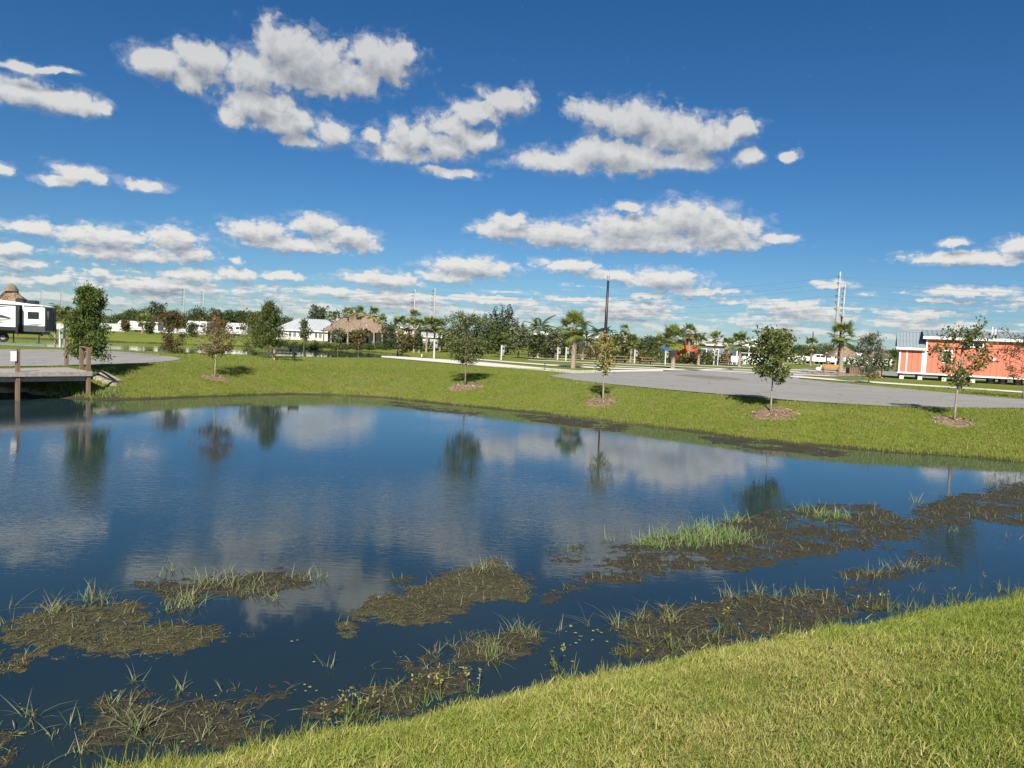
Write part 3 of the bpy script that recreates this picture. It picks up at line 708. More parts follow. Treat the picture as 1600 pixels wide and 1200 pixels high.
def palm_trunk(h, r, boots, seed, crown=True):
    rng = np.random.default_rng(seed); mb = MB(); n = 9
    lean = rng.normal(size=2) * .02 * h
    P = [(lean[0] * (i / n) ** 2, lean[1] * (i / n) ** 2, -.05 + h * i / n) for i in range(n + 1)]
    mb.tube(P, [r * (1.25 - .35 * min(1, i / 3)) for i in range(n)] + [r * 1.05], 9)
    if boots:                                                       # old leaf bases left in a criss-cross
        for k in range(boots):
            z = h * (.30 + .62 * k / boots); a = k * 2.4; f = (z / h) ** 2; c = Vector((lean[0] * f, lean[1] * f, z)); d = Vector((math.cos(a), math.sin(a), 0)); s = Vector((-d.y, d.x, 0))
            for q in (-1, 1): mb.bar(c + d * r * .7 + s * q * r * .2, c + d * r * (1.28 + .2 * rng.random()) + s * q * r * .75 + Vector((0, 0, .24)), .045, .03)
    return mb.mesh('trunk', PALMBARK), (lean[0], lean[1], h - .08)
def palm(loc, h, label, seed, near=False, s=1.0, boots=14, n=24, kind='fan', group=None, r=.15, cat='palm tree'):
    """h = height of the crown's heart"""
    o = thing('palm_tree', loc, label, cat, group, rz=seed * 1.7)
    tm, top = palm_trunk(h, r, boots, seed); link('trunk', tm, o)
    src = FAN if kind == 'fan' else FEA; lf = LEAF['palm'] if kind == 'fan' else LEAF['coco']
    Vs = []; Fs = []; nv = 0; dead = []
    for i, (rx, ry, rz, sc_, f) in enumerate(frond_frames(n, seed) if kind == 'fan' else frond_frames(n, seed, -.5, .95)):
        V, F = src[i % len(src)]
        if near:
            fr = link('frond', FROND_ME[(kind, i % len(src), False)], o, top); fr.rotation_euler = (rx, ry, rz); fr.scale = (sc_ * s,) * 3
        else:
            m = np.array(Euler((rx, ry, rz)).to_matrix()); Vs.append((V * sc_ * s) @ m.T + np.array(top)); Fs.append(F + nv); nv += len(V)
            dead.append(np.full(len(F), 1 if f > .96 else 0))
    if not near: link('crown', mesh_np('crown', np.concatenate(Vs), np.concatenate(Fs), [lf, LEAF['deadpalm']], np.concatenate(dead)), o)
    return o
FROND_ME = {}
for kind, src, lf in (('fan', FAN, 'palm'), ('fea', FEA, 'coco')):
    for i, (V, F) in enumerate(src):
        for dd in (False, True): FROND_ME[(kind, i, dd)] = mesh_np('frond', V, F, LEAF['deadpalm' if dd else lf])
def palm_px(px, basepy, heart, d, label, seed, **k):
    x = xat(px, d); z = gz(x, d); h = zat(px, heart, d) - z
    return palm((x, d, z), max(.8, h), label, seed, **k)
palm_px(895, 574, 509, 57, 'cabbage palm with criss-cross trunk left of the black light pole', 1, near=True, s=1.08, boots=34, n=36, r=.17)
palm_px(1051, 574, 527, 68, 'stocky palm with criss-cross trunk before the playground', 2, near=True, s=1.15, boots=26, n=34, r=.2)
palm_px(1155, 572, 533, 88, 'palm standing before the white gabled porch house', 3, near=True, s=1.12, boots=12, n=26, r=.19)
palm_px(1313, 579, 522, 84, 'palm in the rock bed beside the black lamp post', 4, near=True, s=1.5, boots=12, n=28, r=.24)
G_P = 'palms planted on the far lawns'
for i, (px, heart, d, lab, s) in enumerate([
 (1075, 518, 92, 'tall palm right of the stocky palm at the playground', 1.0),
 (1091, 533, 84, 'short palm right of the playground tower', 1.0),
 (1116, 528, 100, 'palm rising above the twin pedestals in mid lawn', .95),
 (1137, 536, 100, 'small palm between the twin pedestals and the porch house', .9),
 (1029, 532, 100, 'small palm beside the blue playground canopy', .85),
 (1266, 538, 118, 'palm left of the parked white vehicles', 1.15),
 (1223, 532, 104, 'palm whose top shows behind the leafy young tree', 1.0),
 (975, 513, 92, 'slender palm with a small head right of the black light pole', .62),
 (985, 533, 86, 'low palm under the slender palm', .9),
 (785, 531, 92, 'yellowish palm behind the thin half-bare sapling', .95),
 (622, 506, 112, 'first palm of the row right of the thatched pavilion', 1.2),
 (638, 508, 116, 'second palm of the row right of the thatched pavilion', 1.1),
 (647, 494, 114, 'tallest palm of the row, rising beside the power pole', 1.0),
 (655, 509, 112, 'palm just right of the tallest one in the row', 1.1),
 (666, 507, 110, 'leafy palm in the middle of the row', 1.2),
 (678, 508, 113, 'palm in line with the grey pedestal in the row', 1.15),
 (687, 509, 112, 'last palm of the row, left of the round oak', 1.1),
 (517, 495, 128, 'leftmost palm before the thatched pavilion', 1.0),
 (543, 489, 128, 'palm before the left slope of the thatched pavilion', 1.15),
 (561, 488, 129, 'palm rising over the middle of the thatched pavilion', 1.15),
 (584, 490, 128, 'palm before the right slope of the thatched pavilion', 1.15),
 (597, 501, 126, 'short palm at the right end of the thatched pavilion', 1.0),
 (222, 500, 138, 'palm behind the white trailer across the far pond', 1.2),
 (237, 500, 140, 'palm right of the white trailer across the far pond', 1.2),
 (86, 493, 96, 'palm just right of the camper', 1.2), (101, 494, 100, 'second palm right of the camper, behind the white pole', 1.2)]):
    palm_px(px, 0, heart, d, lab, 20 + i, s=s, group=G_P, boots=8)
for i, (px, heart, d, lab) in enumerate([(840, 510, 86, 'feather-leaved palm left of the cabbage palm'), (869, 521, 92, 'shorter feather-leaved palm behind the twin pedestals'), (936, 520, 96, 'feather-leaved palm just left of the black light pole'), (910, 530, 84, 'low feather-leaved palm right of the cabbage palm trunk')]):
    palm_px(px, 0, heart, d, lab, 70 + i, s=1.1, kind='fea', group='feather-leaved palms behind the pads', boots=0, n=20)

# ------------------------------------------------------------------ shrubs, hedges, far woods
def clump(seed, nl, size, leaf, sx=1.0, sz=1.0, lobes=9, flat=.25):
    """leafy mass of unit radius built of uneven lobes"""
    rng = np.random.default_rng(seed); c = rng.normal(size=(lobes, 3)); c /= np.linalg.norm(c, axis=1)[:, None]; c *= rng.uniform(.25, .72, (lobes, 1)); c[:, 2] = np.abs(c[:, 2]) * .9 + flat
    r = rng.uniform(.24, .5, lobes); k = rng.integers(0, lobes, nl); d = rng.normal(size=(nl, 3)); d /= np.linalg.norm(d, axis=1)[:, None]
    P = c[k] + d * (r[k] * rng.uniform(.55, 1.0, nl) ** .5)[:, None]; P[:, 2] = np.abs(P[:, 2]); P *= (sx, sx, sz)
    V, F = leaves(P, size, rng, .6, 0, .8)
    return mesh_np('foliage', V, F, leaf)
SHR = [clump(200 + i, 420, .16, LEAF[l]) for i, l in enumerate(('hedge', 'hedge', 'dark', 'mid', 'rustdark'))]
def shrub(px, d, w, h, k, label, group=None, name='shrub', z=None):
    x = xat(px, d); o = link(name, SHR[k], None, (x, d, gz(x, d) - .1)); o.scale = (w / 1.7, w / 1.7, h / 1.25); o.rotation_euler = (0, 0, px * 1.3)
    return tag(o, label, 'shrub', group)
rng = random.Random(7)
for i in range(34):
    px = 432 + i * 7.6; lab = 'dark green hedge shrub along the front of the white building' if px < 490 else ('dark green hedge shrub at the foot of the thatched pavilion' if px < 610 else 'dark green hedge shrub under the palm row')
    shrub(px, 124 - (2 if px > 600 else 0) + rng.uniform(-.8, .8), 1.9, rng.uniform(1.3, 1.9), i % 2, lab, 'hedge shrubs before the white building, pavilion and palm row')
for i, (px, d, w, h, k, lab) in enumerate([
 (700, 104, 5, 3.2, 3, 'broad green shrub mass just left of the oak'), (745, 104, 5, 3.4, 2, 'dark shrub mass just right of the oak'), (765, 96, 4, 2.7, 2, 'dark shrub beside the half-bare sapling'),
 (795, 98, 4, 3.0, 2, 'dark shrub behind the pedestal right of the oak'), (850, 100, 5, 3.4, 2, 'dark shrub behind the dark round bush'), (858, 86, 3.4, 2.2, 2, 'low dark shrub left of the twin pedestals'), (885, 96, 4, 3.0, 4, 'brownish shrub behind the right twin pedestal'), (905, 92, 4, 2.8, 2, 'dark shrub right of the cabbage palm'),
 (925, 90, 3, 2.3, 4, 'brownish shrub left of the yellow-leaved tree'), (958, 88, 4.6, 4.0, 3, 'large bright green shrub right of the light pole'), (965, 84, 3.4, 2.4, 2, 'dark low shrub under the large bright green shrub'), (1010, 92, 5, 3.6, 2, 'dark wide shrub left of the blue canopy'), (1022, 86, 3.4, 2.2, 3, 'green low shrub beside the canopy'), (1000, 84, 2.6, 1.8, 4, 'brown low shrub behind the right-hand wooden table'),
 (1044, 88, 3, 2.0, 2, 'dark shrub at the foot of the stocky palm'), (1062, 90, 3, 1.6, 2, 'dark shrub before the playground tower'), (1080, 88, 3, 1.7, 4, 'brownish shrub before the orange slide'), (1098, 90, 3.4, 2.1, 3, 'green shrub between playground and pedestals'), (1108, 94, 3.2, 2.6, 2, 'dark shrub left of the palm above the pedestals'), (1128, 96, 3, 2.0, 4, 'brown shrub between the two middle palms'), (1143, 104, 3, 2.0, 2, 'dark shrub left of the porch house'), (870, 110, 6, 4.2, 2, 'tall dark shrub far behind the cabbage palm'),
 (985, 108, 6, 4.0, 3, 'tall green shrub far behind the slender palm'), (1342, 120, 4, 2.4, 2, 'dark shrub right of the small thatched hut'), (1385, 100, 4, 2.6, 3, 'green shrub at the left end of the coral cottage'), (122, 72, 3, 1.4, 3, 'low green shrub behind the cypress at the dock')]):
    shrub(px, d, w, h, k, lab, 'shrubs on the far lawns')
def big_tree(seed, h, w, leaf, nl=1100, size=.62, style='dome'):
    rng = np.random.default_rng(seed); mb = MB(); mb.tube([(0, 0, -.2), (.1, .05, h * .3), (.0, .1, h * .6), (.1, 0, h * .85)], [h * .03, h * .022, h * .014, .03], 6)
    Cc = []; Rr = []
    nL = 15 if style == 'dome' else 22
    for i in range(nL):
        f = (i + rng.random()) / nL; a = i * 2.4
        if style == 'dome': z = h * (.32 + .6 * f); rad = w * .5 * math.sqrt(max(.05, 1 - ((f - .35) / .75) ** 2)) * rng.uniform(.4, .95); r = w * rng.uniform(.13, .24)
        elif style == 'spire': z = h * (.2 + .8 * f); rad = w * .5 * (1 - f) ** .6 * rng.uniform(.2, .9); r = w * .16 * (1.15 - f)
        else: z = h * (.62 + .36 * f); rad = w * .5 * rng.uniform(.35, 1); r = w * rng.uniform(.08, .15)
        c = np.array((math.cos(a) * rad, math.sin(a) * rad, z)); Cc.append(c); Rr.append(r); mb.tube([(0, 0, z * .72), tuple(c * (.6, .6, .92)), tuple(c)], [h * .009, h * .006, .02], 4, cap=False)
    Cc = np.array(Cc); Rr = np.array(Rr); k = rng.choice(nL, nl, p=Rr ** 2 / np.sum(Rr ** 2)); d = rng.normal(size=(nl, 3)); d /= np.linalg.norm(d, axis=1)[:, None]
    P = Cc[k] + d * (Rr[k] * rng.uniform(.4, 1.05, nl))[:, None] * (1.15, 1.15, .8 if style != 'spire' else 1.5)
    V, F = leaves(P, size, rng, .6, 0, .6)
    return mb.mesh('trunk', BARK), mesh_np('crown', V, F, leaf)
BIG = [big_tree(300, 10, 9, LEAF['dark']), big_tree(301, 8.5, 9.5, LEAF['mid']), big_tree(302, 12, 8, LEAF['dark'], style='umbrella'), big_tree(303, 9, 7, LEAF['mid']), big_tree(304, 11, 6.5, LEAF['pine'], 1500, .5, 'spire'), big_tree(305, 7, 8, LEAF['hedge'])]
def far_tree(px, top, d, k, label, group=None, wide=1.0):
    x = xat(px, d); z = LAWN - .1; h = zat(px, top, d) - z; o = thing('far_tree', (x, d, z), label, 'tree', group, px * .7)
    s = h / (10, 8.5, 12, 9, 11, 7)[k]; o.scale = (s * wide, s * wide, s)
    link('trunk', BIG[k][0], o); link('crown', BIG[k][1], o); return o
rng = random.Random(3)
px = 62.0; i = 0                    # the wood behind the far pond, left of the white building
while px < 512:
    top = 489 + 5 * math.sin(px * .045) + rng.uniform(-4, 4) + (3 if px > 380 else 0) + (px - 250) * .012
    zone = ('behind the cypress at the dock' if px < 180 else 'behind the white trailer' if px < 262 else 'behind the two transmission poles' if px < 345 else 'behind the conical cypress' if px < 440 else 'behind the white building')
    d = rng.uniform(205, 260); far_tree(px, top, d, rng.choice([0, 0, 1, 3, 5]), 'dark tree in the far wood ' + zone, 'trees of the far wood, ' + zone, rng.uniform(1.0, 1.4)); px += rng.uniform(6.5, 11)
for (px, top, d, k, lab) in [(247, 473, 200, 2, 'tall flat-topped dark tree standing clear of the far wood'), (309, 480, 195, 3, 'bushy tree rising between the two transmission poles'), (338, 483, 200, 2, 'thin-crowned tree right of the transmission poles'), (375, 487, 205, 2, 'flat-topped tree left of the conical cypress'), (498, 478, 215, 2, 'dark tree peeking over the white building roof'), (545, 481, 200, 0, 'dark tree behind the thatched pavilion top'), (206, 482, 215, 0, 'bushy tree at the left end of the wood'),
 (771, 479, 160, 4, 'dark feathery casuarina, left of the pair of tallest tops'), (783, 478, 162, 4, 'tallest dark feathery casuarina of the cluster'), (794, 476, 158, 4, 'right-hand tall dark feathery casuarina'), (757, 490, 156, 4, 'shorter dark casuarina at the left of the cluster'), (806, 500, 150, 4, 'short dark casuarina at the right of the cluster'), (815, 503, 152, 4, 'outermost short dark casuarina right of the cluster'), (748, 498, 160, 4, 'leftmost low dark casuarina of the cluster'), (776, 500, 140, 0, 'broad dark tree filling the foot of the casuarina cluster')]:
    far_tree(px, top, d, k, lab, 'casuarinas behind the oak' if 745 < px < 820 else 'single trees standing out of the far wood', 1.15 if k == 4 else 1.0)
px = 600.0
while px < 1420:
    top = 516 + (px - 700) * .043 + rng.uniform(-4, 3) - (5 if 690 < px < 740 else 0) - (4 if 1280 < px < 1350 else 0); zone = ('behind the palm row' if px < 700 else 'behind the oak' if px < 830 else 'behind the pads and pedestals' if px < 1030 else 'behind the playground and porch house' if px < 1200 else 'behind the parked vehicles')
    far_tree(px, top, rng.uniform(215, 300), rng.choice([0, 1, 3, 5]), 'dark tree in the low far tree line ' + zone, 'trees of the low tree line, ' + zone, rng.uniform(1.1, 1.6)); px += rng.uniform(9, 15)
# ------------------------------------------------------------------ wooden dock
DZ = 1.15
DX, DY = at(143.5, 580.5, DZ)                       # front right corner of the deck
E1 = np.array(at(0, 581.2, DZ)) - np.array((DX, DY)); E1 = E1 / np.linalg.norm(E1)   # along the water, to the left
E2 = np.array((E1[1], -E1[0])); E2 = E2 if E2[1] > 0 else -E2                         # away from the water
dock = thing('dock', (DX, DY, DZ), 'weathered grey wooden dock with brown posts at the left shore', 'dock', rz=math.atan2(E1[1], E1[0]))
sgn = -1 if (E1[0] * E2[1] - E1[1] * E2[0]) < 0 else 1      # local y runs inland as sgn * y
DL, DW = 7.2, 4.6
board = None
mbb = MB(); mbb.box((0, 0, -.02), (DL, .136, .04)); bme = mbb.mesh('deck_board', WOOD, bevel=.004)
rg = random.Random(2)
nb = int(DW / .145)
for i in range(nb):
    o = link('deck_board', bme, dock, (DL / 2 - rg.uniform(-.012, .012), sgn * (.09 + i * .145), rg.uniform(-.003, .003)))
def loc2(x, y, z): return (x, sgn * y, z)
MB().box(loc2(DL / 2, -.012, -.095), (DL + .04, .045, .19)).build('fascia_board', WOOD, dock, bevel=.004)
MB().box(loc2(DL / 2, .16, -.305), (DL, .045, .19)).build('lower_beam', WOOD, dock, bevel=.004)
MB().box(loc2(-.024, DW / 2, -.125), (.045, DW, .20)).build('side_board', WOOD, dock, bevel=.004)
mj = MB()
for i in range(7): mj.box(loc2(.4 + i * 1.1, DW / 2, -.14), (.045, DW - .15, .19))
mj.build('joists', WOOD, dock)
for (x, y, top, bot) in ((.10, .085, .95, -2.3), (2.62, .085, .92, -2.3), (5.2, .085, .93, -2.3)):
    MB().box(loc2(x, y, (top + bot) / 2), (.14, .14, top - bot)).build('post', POSTWOOD, dock, bevel=.006)
for (x, y, top) in ((-.12, 1.55, .98), (-.12, 3.35, .98)):
    MB().box(loc2(x, y, (top - 1.4) / 2), (.14, .14, top + 1.4)).build('post', POSTWOOD, dock, bevel=.006)
for (x, y) in ((.1, 3.3), (2.6, 3.3), (5.2, 3.3)):
    MB().box(loc2(x, y, -.95), (.14, .14, 1.4)).build('post', POSTWOOD, dock)
MB().bar(loc2(-.12, 1.62, .99), loc2(.10, .03, .975), .15, .04).build('rail', POSTWOOD, dock)
px_, py_ = DX + E1[0] * 2.72 - E2[0] * .02, DY + E1[1] * 2.72 - E2[1] * .02
np_ = thing('notice_plate', (px_, py_, DZ + .62), 'small blank white plate fixed to the left front dock post', 'sign', rz=math.atan2(E1[1], E1[0]))
MB().box((.06, 0, 0), (.20, .03, .40)).build('plate', WHITE, np_); MB().box((.06, 0, .212), (.21, .04, .02)).build('edge', GREY, np_)
# boards and rubble washed up beside the dock
def along(px, py, zoff=0.0):
    x, y, z = G(px, py); return Vector((x, y, z + zoff))
rw = thing('wooden_ramp', along(166, 593), 'broken board ramp with pale rubble lying beside the dock', 'ramp')
p0 = along(166, 593)
A_, B_ = along(152, 586, .12) - p0, along(183, 599, .06) - p0
for k in range(3):
    off = Vector((.0, .16 * k, .0)); MB().bar(A_ + off, B_ + off, .14, .04).build('plank', WOOD, rw)
RUBBLE = simple('pale_rubble', (.36, .31, .25), (.20, .17, .135), 4, .9, bump=.5)
rgr = random.Random(5)
for k in range(26):
    t = rgr.random(); q = along(148 + 30 * t, 590 + 11 * t + rgr.uniform(-1, 3)) - p0; s = rgr.uniform(.08, .22)
    MB().lathe([(0, -s * .4), (s, -s * .2), (s * .8, s * .3), (0, s * .45)], 6, tuple(q), 0, rgr.uniform(.8, 1.4), rgr.uniform(.6, 1)).build('rubble_stone', RUBBLE, rw)
rgr = random.Random(9)
for k in range(9):
    q = along(rgr.uniform(4, 96), rgr.uniform(607, 618)); s = rgr.uniform(.18, .4); o = MB().lathe([(0, -s * .4), (s, -s * .2), (s * .85, s * .25), (s * .4, s * .42), (0, s * .45)], 8, (0, 0, 0), 0, rgr.uniform(.9, 1.6), rgr.uniform(.7, 1)).build('shore_rock', simple('mossy_rock', (.17, .15, .10), (.09, .085, .05), 5, .95, bump=.8), None, q)
    tag(o, 'mossy brown rock in the shade at the water under the dock', 'rock', 'rocks under the dock')

# ------------------------------------------------------------------ picnic tables, grill, benches
def picnic(loc, rz, top, legs, label, s=1.0, group=None):
    o = thing('picnic_table', loc, label, 'picnic table', group, rz); o.scale = (s, s, s)
    for i in range(5): MB().box((0, -.30 + .15 * i, .76), (1.85, .14, .06)).build('top_plank', top, o)
    for sy in (-1, 1):
        for k in range(2): MB().box((0, sy * (.62 + .15 * k), .45), (1.85, .14, .06)).build('bench_plank', top, o)
    for sx in (-1, 1):
        x = sx * .66
        for sy in (-1, 1): MB().bar((x, sy * .22, .74), (x, sy * .60, 0), .13, .06, 0, (1, 0, 0)).build('leg', legs, o)
        MB().box((x + .06, 0, .40), (.045, 1.5, .10)).build('bench_support', legs, o)
        MB().box((x + .06, 0, .70), (.045, .74, .08)).build('top_support', legs, o)
    return o
BLUEGREY = simple('grey_plastic_boards', (.085, .088, .09), (.06, .062, .064), 6, .95, spec=.08)
DKWOOD = simple('dark_stained_wood', (.085, .06, .042), (.05, .035, .026), 8, .8)
x, y, z = G(443, 563)
TANLEG = simple('tan_leg_boards', (.46, .29, .16), (.36, .21, .11), 6, .7)
picnic((x, y, z), R(24), BLUEGREY, TANLEG, 'dark picnic table with tan legs on the lawn by the conical cypress')
x, y, z = G(460, 565)
gr = thing('park_grill', (x, y, z), 'black park grill on a post in front of the dark picnic table', 'grill')
MB().tube([(0, 0, -.1), (0, 0, .62)], .04, 8).build('post', BLACK, gr)
MB().box((0, 0, .64), (.60, .42, .03)).box((0, .20, .77), (.60, .02, .24)).box((-.29, 0, .77), (.02, .42, .24)).box((.29, 0, .77), (.02, .42, .24)).build('firebox', BLACK, gr)
mg = MB()
for i in range(9): mg.tube([(-.28 + .07 * i, -.2, .85), (-.28 + .07 * i, .2, .85)], .008, 5)
mg.build('grate', DGREY, gr)
for i, (px, d, rz, lab) in enumerate([(818, 84, 8, 'tan wooden picnic table under the wide grey-green bush'), (905, 82, -4, 'tan wooden picnic table just right of the cabbage palm trunk'), (968, 80, 3, 'tan wooden picnic table right of the black light pole'), (1010, 80, 6, 'tan wooden picnic table between two pedestals'), (1098, 92, 0, 'tan wooden picnic table before the playground'), (1131, 94, 4, 'tan wooden picnic table right of the twin pedestals in mid lawn')]):
    x = xat(px, d); picnic((x, d, gz(x, d)), R(rz), TANWOOD, TANWOOD, lab, .95, 'wooden picnic tables on the pads')
# ------------------------------------------------------------------ power pedestals
PEDW = simple('chalky_pedestal_paint', (.52, .53, .52), (.42, .43, .42), 3, .6)
def pedestal(px, d, top, label, group='utility pedestals on the pads'):
    x = xat(px, d); z = gz(x, d); h = max(1.3, zat(px, top, d) - z); o = thing('power_pedestal', (x, d, z), label, 'pedestal', group)
    MB().box((0, 0, h / 2 - .05), (.135, .13, h + .1)).build('post', PEDW, o, bevel=.01)
    MB().box((.18, -.04, h - .38), (.26, .22, .68)).build('meter_box', GREY, o, bevel=.015)
    MB().box((.18, -.158, h - .28), (.17, .02, .18)).build('meter_face', GLASS, o)
    MB().box((0, 0, h + .03), (.20, .18, .05)).build('cap', PEDW, o)
    return o
for a in [(94, 53, 514, 'white pedestal with a meter box beside the camper'), (678, 66, 531, 'white pedestal with a grey box left of the round oak'), (783, 71, 540, 'white pedestal with a grey box right of the round oak'),
          (871, 80, 543, 'left one of two white pedestals beside the cabbage palm'), (884, 79, 543, 'right one of two white pedestals beside the cabbage palm'), (991, 81, 547, 'white pedestal right of the black light pole'), (1039, 82, 549, 'white pedestal at the left of the stocky palm'),
          (1115, 92, 548, 'left one of the twin white pedestals in mid lawn'), (1121, 91, 549, 'right one of the twin white pedestals in mid lawn')]:
    pedestal(*a)
for (px, py, lab) in [(659, 557.5, 'little white riser cap on the lawn by the path end'), (858, 559.5, 'little white riser cap before the twin pedestals'), (1035, 563, 'little white riser cap by the stocky palm')]:
    x, y, z = G(px, py); o = MB().lathe([(0.001, .34), (.10, .33), (.13, .26), (.09, .24), (.09, -.05)], 12).build('riser_cap', WHITEV, None, (x, y, z)); tag(o, lab, 'riser')
x, y, z = G(851, 579.5)
o = MB().tube([(0, 0, -.05), (0, 0, .5)], .03, 8).lathe([(0.001, .56), (.045, .54), (.045, .46), (.02, .44)], 8).build('marker_stake', DGREY, None, (x, y, z)); tag(o, 'short dark marker stake at the edge of the white path', 'stake')

# ------------------------------------------------------------------ light poles and transmission poles
def light_pole(px, d, top, label, r0=.13, tip=True):
    x = xat(px, d); z = gz(x, d); h = zat(px + (5 if px < 1000 else 8), top, d) - z; o = thing('light_pole', (x, d, z), label, 'light pole')
    MB().tube([(0, 0, -.2), (0, 0, h * .5), (0, 0, h * .97)], [r0, r0 * .8, r0 * .55], 10).build('pole', BLACK, o, smooth=True)
    MB().lathe([(r0 * 2.2, -.1), (r0 * 2.2, .06), (r0 * 1.2, .1)], 12).build('base_flange', BLACK, o)
    MB().tube([(0, 0, h * .95), (0, 0, h)], [r0 * .8, r0 * .7], 10).build('lamp_head', GREY if tip else BLACK, o)
    return o
light_pole(943, 60, 431, 'tall black light pole behind the yellow-leaved tree', .16)
light_pole(1309, 86, 494, 'black lamp post in the rock bed before the transmission poles', .17, False)
light_pole(1267, 120, 517, 'short black lamp post by the left palm near the parked vehicles', .13)
STEEL = simple('weathered_pole_steel', (.36, .36, .36), (.29, .29, .29), .5, .6)
WIRE = simple('wire', (.10, .11, .12), None, 3, .6)
poles = {}
def tpole(key, px, d, top, label, thick=1.0, arm=1.9):
    x = xat(px, d); h = zat(px, top, d) - LAWN; o = thing('transmission_pole', (x, d, LAWN), label, 'power pole', 'transmission poles of the power line')
    MB().tube([(0, 0, -.5), (0, 0, h * .5), (0, 0, h)], [.62 * thick, .46 * thick, .26 * thick], 10).build('pole', STEEL, o, smooth=True)
    att = []
    for k in range(6):
        z = h * (.96 - .072 * k); L = arm + .1 * k
        ins = MB().tube([(0, 0, z), (-L, 0, z - .5)], .11, 5).tube([(-L, 0, z - .5), (0, 0, z - 1.7)], .11, 5)
        for q in range(5): ins.lathe([(.06, -.05), (.24, 0), (.06, .05)], 6, (-L * (.35 + .12 * q), 0, z - .5 * (.35 + .12 * q)))
        ins.build('insulator_arm', DGREY, o); att.append(Vector((x - L, d, LAWN + z - .55)))
    poles[key] = att; return o
tpole('a3', 1303, 235, 424, 'taller white steel transmission pole behind the small thatched hut', 1.0, .7)
tpole('b3', 1312, 275, 443, 'shorter white transmission pole just right of the taller one', .95, .7)
tpole('a2', 677, 400, 450, 'pale transmission pole with zigzag arms above the palm row')
tpole('b2', 646, 425, 452, 'transmission pole with zigzag arms left of its neighbour over the palm row')
tpole('a1', 287, 525, 450, 'left one of the two transmission poles above the far wood')
tpole('b1', 317, 545, 453, 'right one of the two transmission poles above the far wood')
tpole('a0', 97, 640, 456, 'thin transmission pole between the camper and the cypress')
tpole('b0', 66, 660, 453, 'thin transmission pole seen over the rear of the camper')
for key, px, d in (('a4', 2700, 120), ('b4', 2600, 150)):
    pass
for a, b in (('a0', 'a1'), ('a1', 'a2'), ('a2', 'a3'), ('b0', 'b1'), ('b1', 'b2'), ('b2', 'b3'), ('a3', None), ('b3', None)):
    for k in (0, 1, 3, 5) if a[0] == 'a' else (0, 3):
        p = poles[a][k]; q = poles[b][k] if b else p + Vector((230, -150, 2)); n = 14; sag = (q - p).length * .022
        pts = [p.lerp(q, i / n) - Vector((0, 0, 4 * sag * (i / n) * (1 - i / n))) for i in range(n + 1)]
        o = MB().tube(pts, .042, 3, cap=False).build('power_line', WIRE)
        tag(o, 'thin power line %s' % ('strung between the zigzag-armed transmission poles' if b else 'running right from the white transmission poles over the cottage'), 'cable', 'power lines %s' % ('between the transmission poles' if b else 'running right over the cottage'))

# ------------------------------------------------------------------ coral cottage
def panelmat(name, c1, c2): return simple(name, c1, c2, 3, .65, bump=.1)
CORAL = simple('coral_paint', (.60, .185, .115), (.54, .162, .100), 1.3, .6)
CL = 69.0; CX = xat(1403, CL, 1.85); CROT = R(-26)
cot = thing('cottage', (CX, CL, LAWN), 'long coral park cottage on piers with white trim and grey metal roof', 'cottage', rz=CROT)
BZ = .66; T1 = zat(1425, 543, CL) - LAWN - .1; T2 = zat(1460, 528, CL - 1.4) - LAWN; LEN = 15.5
def px2x(px, z=3.5):
    s = 0.0
    for _ in range(30): s = (xat(px, CL + s * math.sin(CROT), z) - CX) / math.cos(CROT)
    return s
def zc(px, py): return zat(px, py, CL + px2x(px) * math.sin(CROT)) - LAWN
AN = px2x(1446); DEP = 4.2
rg = random.Random(4)
shell = MB().box((AN / 2, DEP / 2 + .03, (BZ + T1) / 2), (AN - .04, DEP - .06, T1 - BZ)).box(((AN + LEN) / 2, DEP / 2 + .03, (BZ + T2) / 2), (LEN - AN - .04, DEP - .06, T2 - BZ))
shell.build('wall_core', CORAL, cot)
def boards(x0, x1, z0, z1, y=0.0, wd=.47, holes=()):
    n = max(1, round((x1 - x0) / wd)); w_ = (x1 - x0) / n
    for i in range(n):
        segs = [(z0, z1)]; xa, xb = x0 + i * w_, x0 + (i + 1) * w_
        for (hx0, hx1, hz0, hz1) in holes:
            if xb > hx0 + .1 and xa < hx1 - .1: segs = [s2 for s in segs for s2 in ((s[0], min(s[1], hz0)), (max(s[0], hz1), s[1])) if s2[1] - s2[0] > .05]
        for (a, b) in segs: MB().box(((xa + xb) / 2, y - .012 + rg.uniform(-.003, .003), (a + b) / 2), (w_ - .020, .03, b - a)).build('siding_board', CORAL, cot)
win1 = (px2x(1505), px2x(1533), zc(1519, 541.5), zc(1519, 532)); win2 = (px2x(1474), px2x(1486), zc(1480, 566), zc(1480, 549))
mid = zc(1500, 544)
boards(AN + .1, LEN, BZ, mid - .02, holes=(win1, win2)); boards(AN + .1, LEN, mid + .02, T2 - .02, holes=(win1, win2))
boards(.12, AN - .1, BZ, T1 - .02)
for x, z1, w_ in ((.06, T1, .14), (AN * .30, T1, .10), (AN - .16, T1, .26), (AN + .05, T2, .14)):
    MB().box((x, -.035, (BZ + z1) / 2), (w_, .05, z1 - BZ)).build('trim_board', WHITE, cot, bevel=.005)
MB().box((LEN / 2 - .02, -.04, BZ - .07), (LEN + .04, .06, .15)).build('base_board', WHITE, cot, bevel=.005)
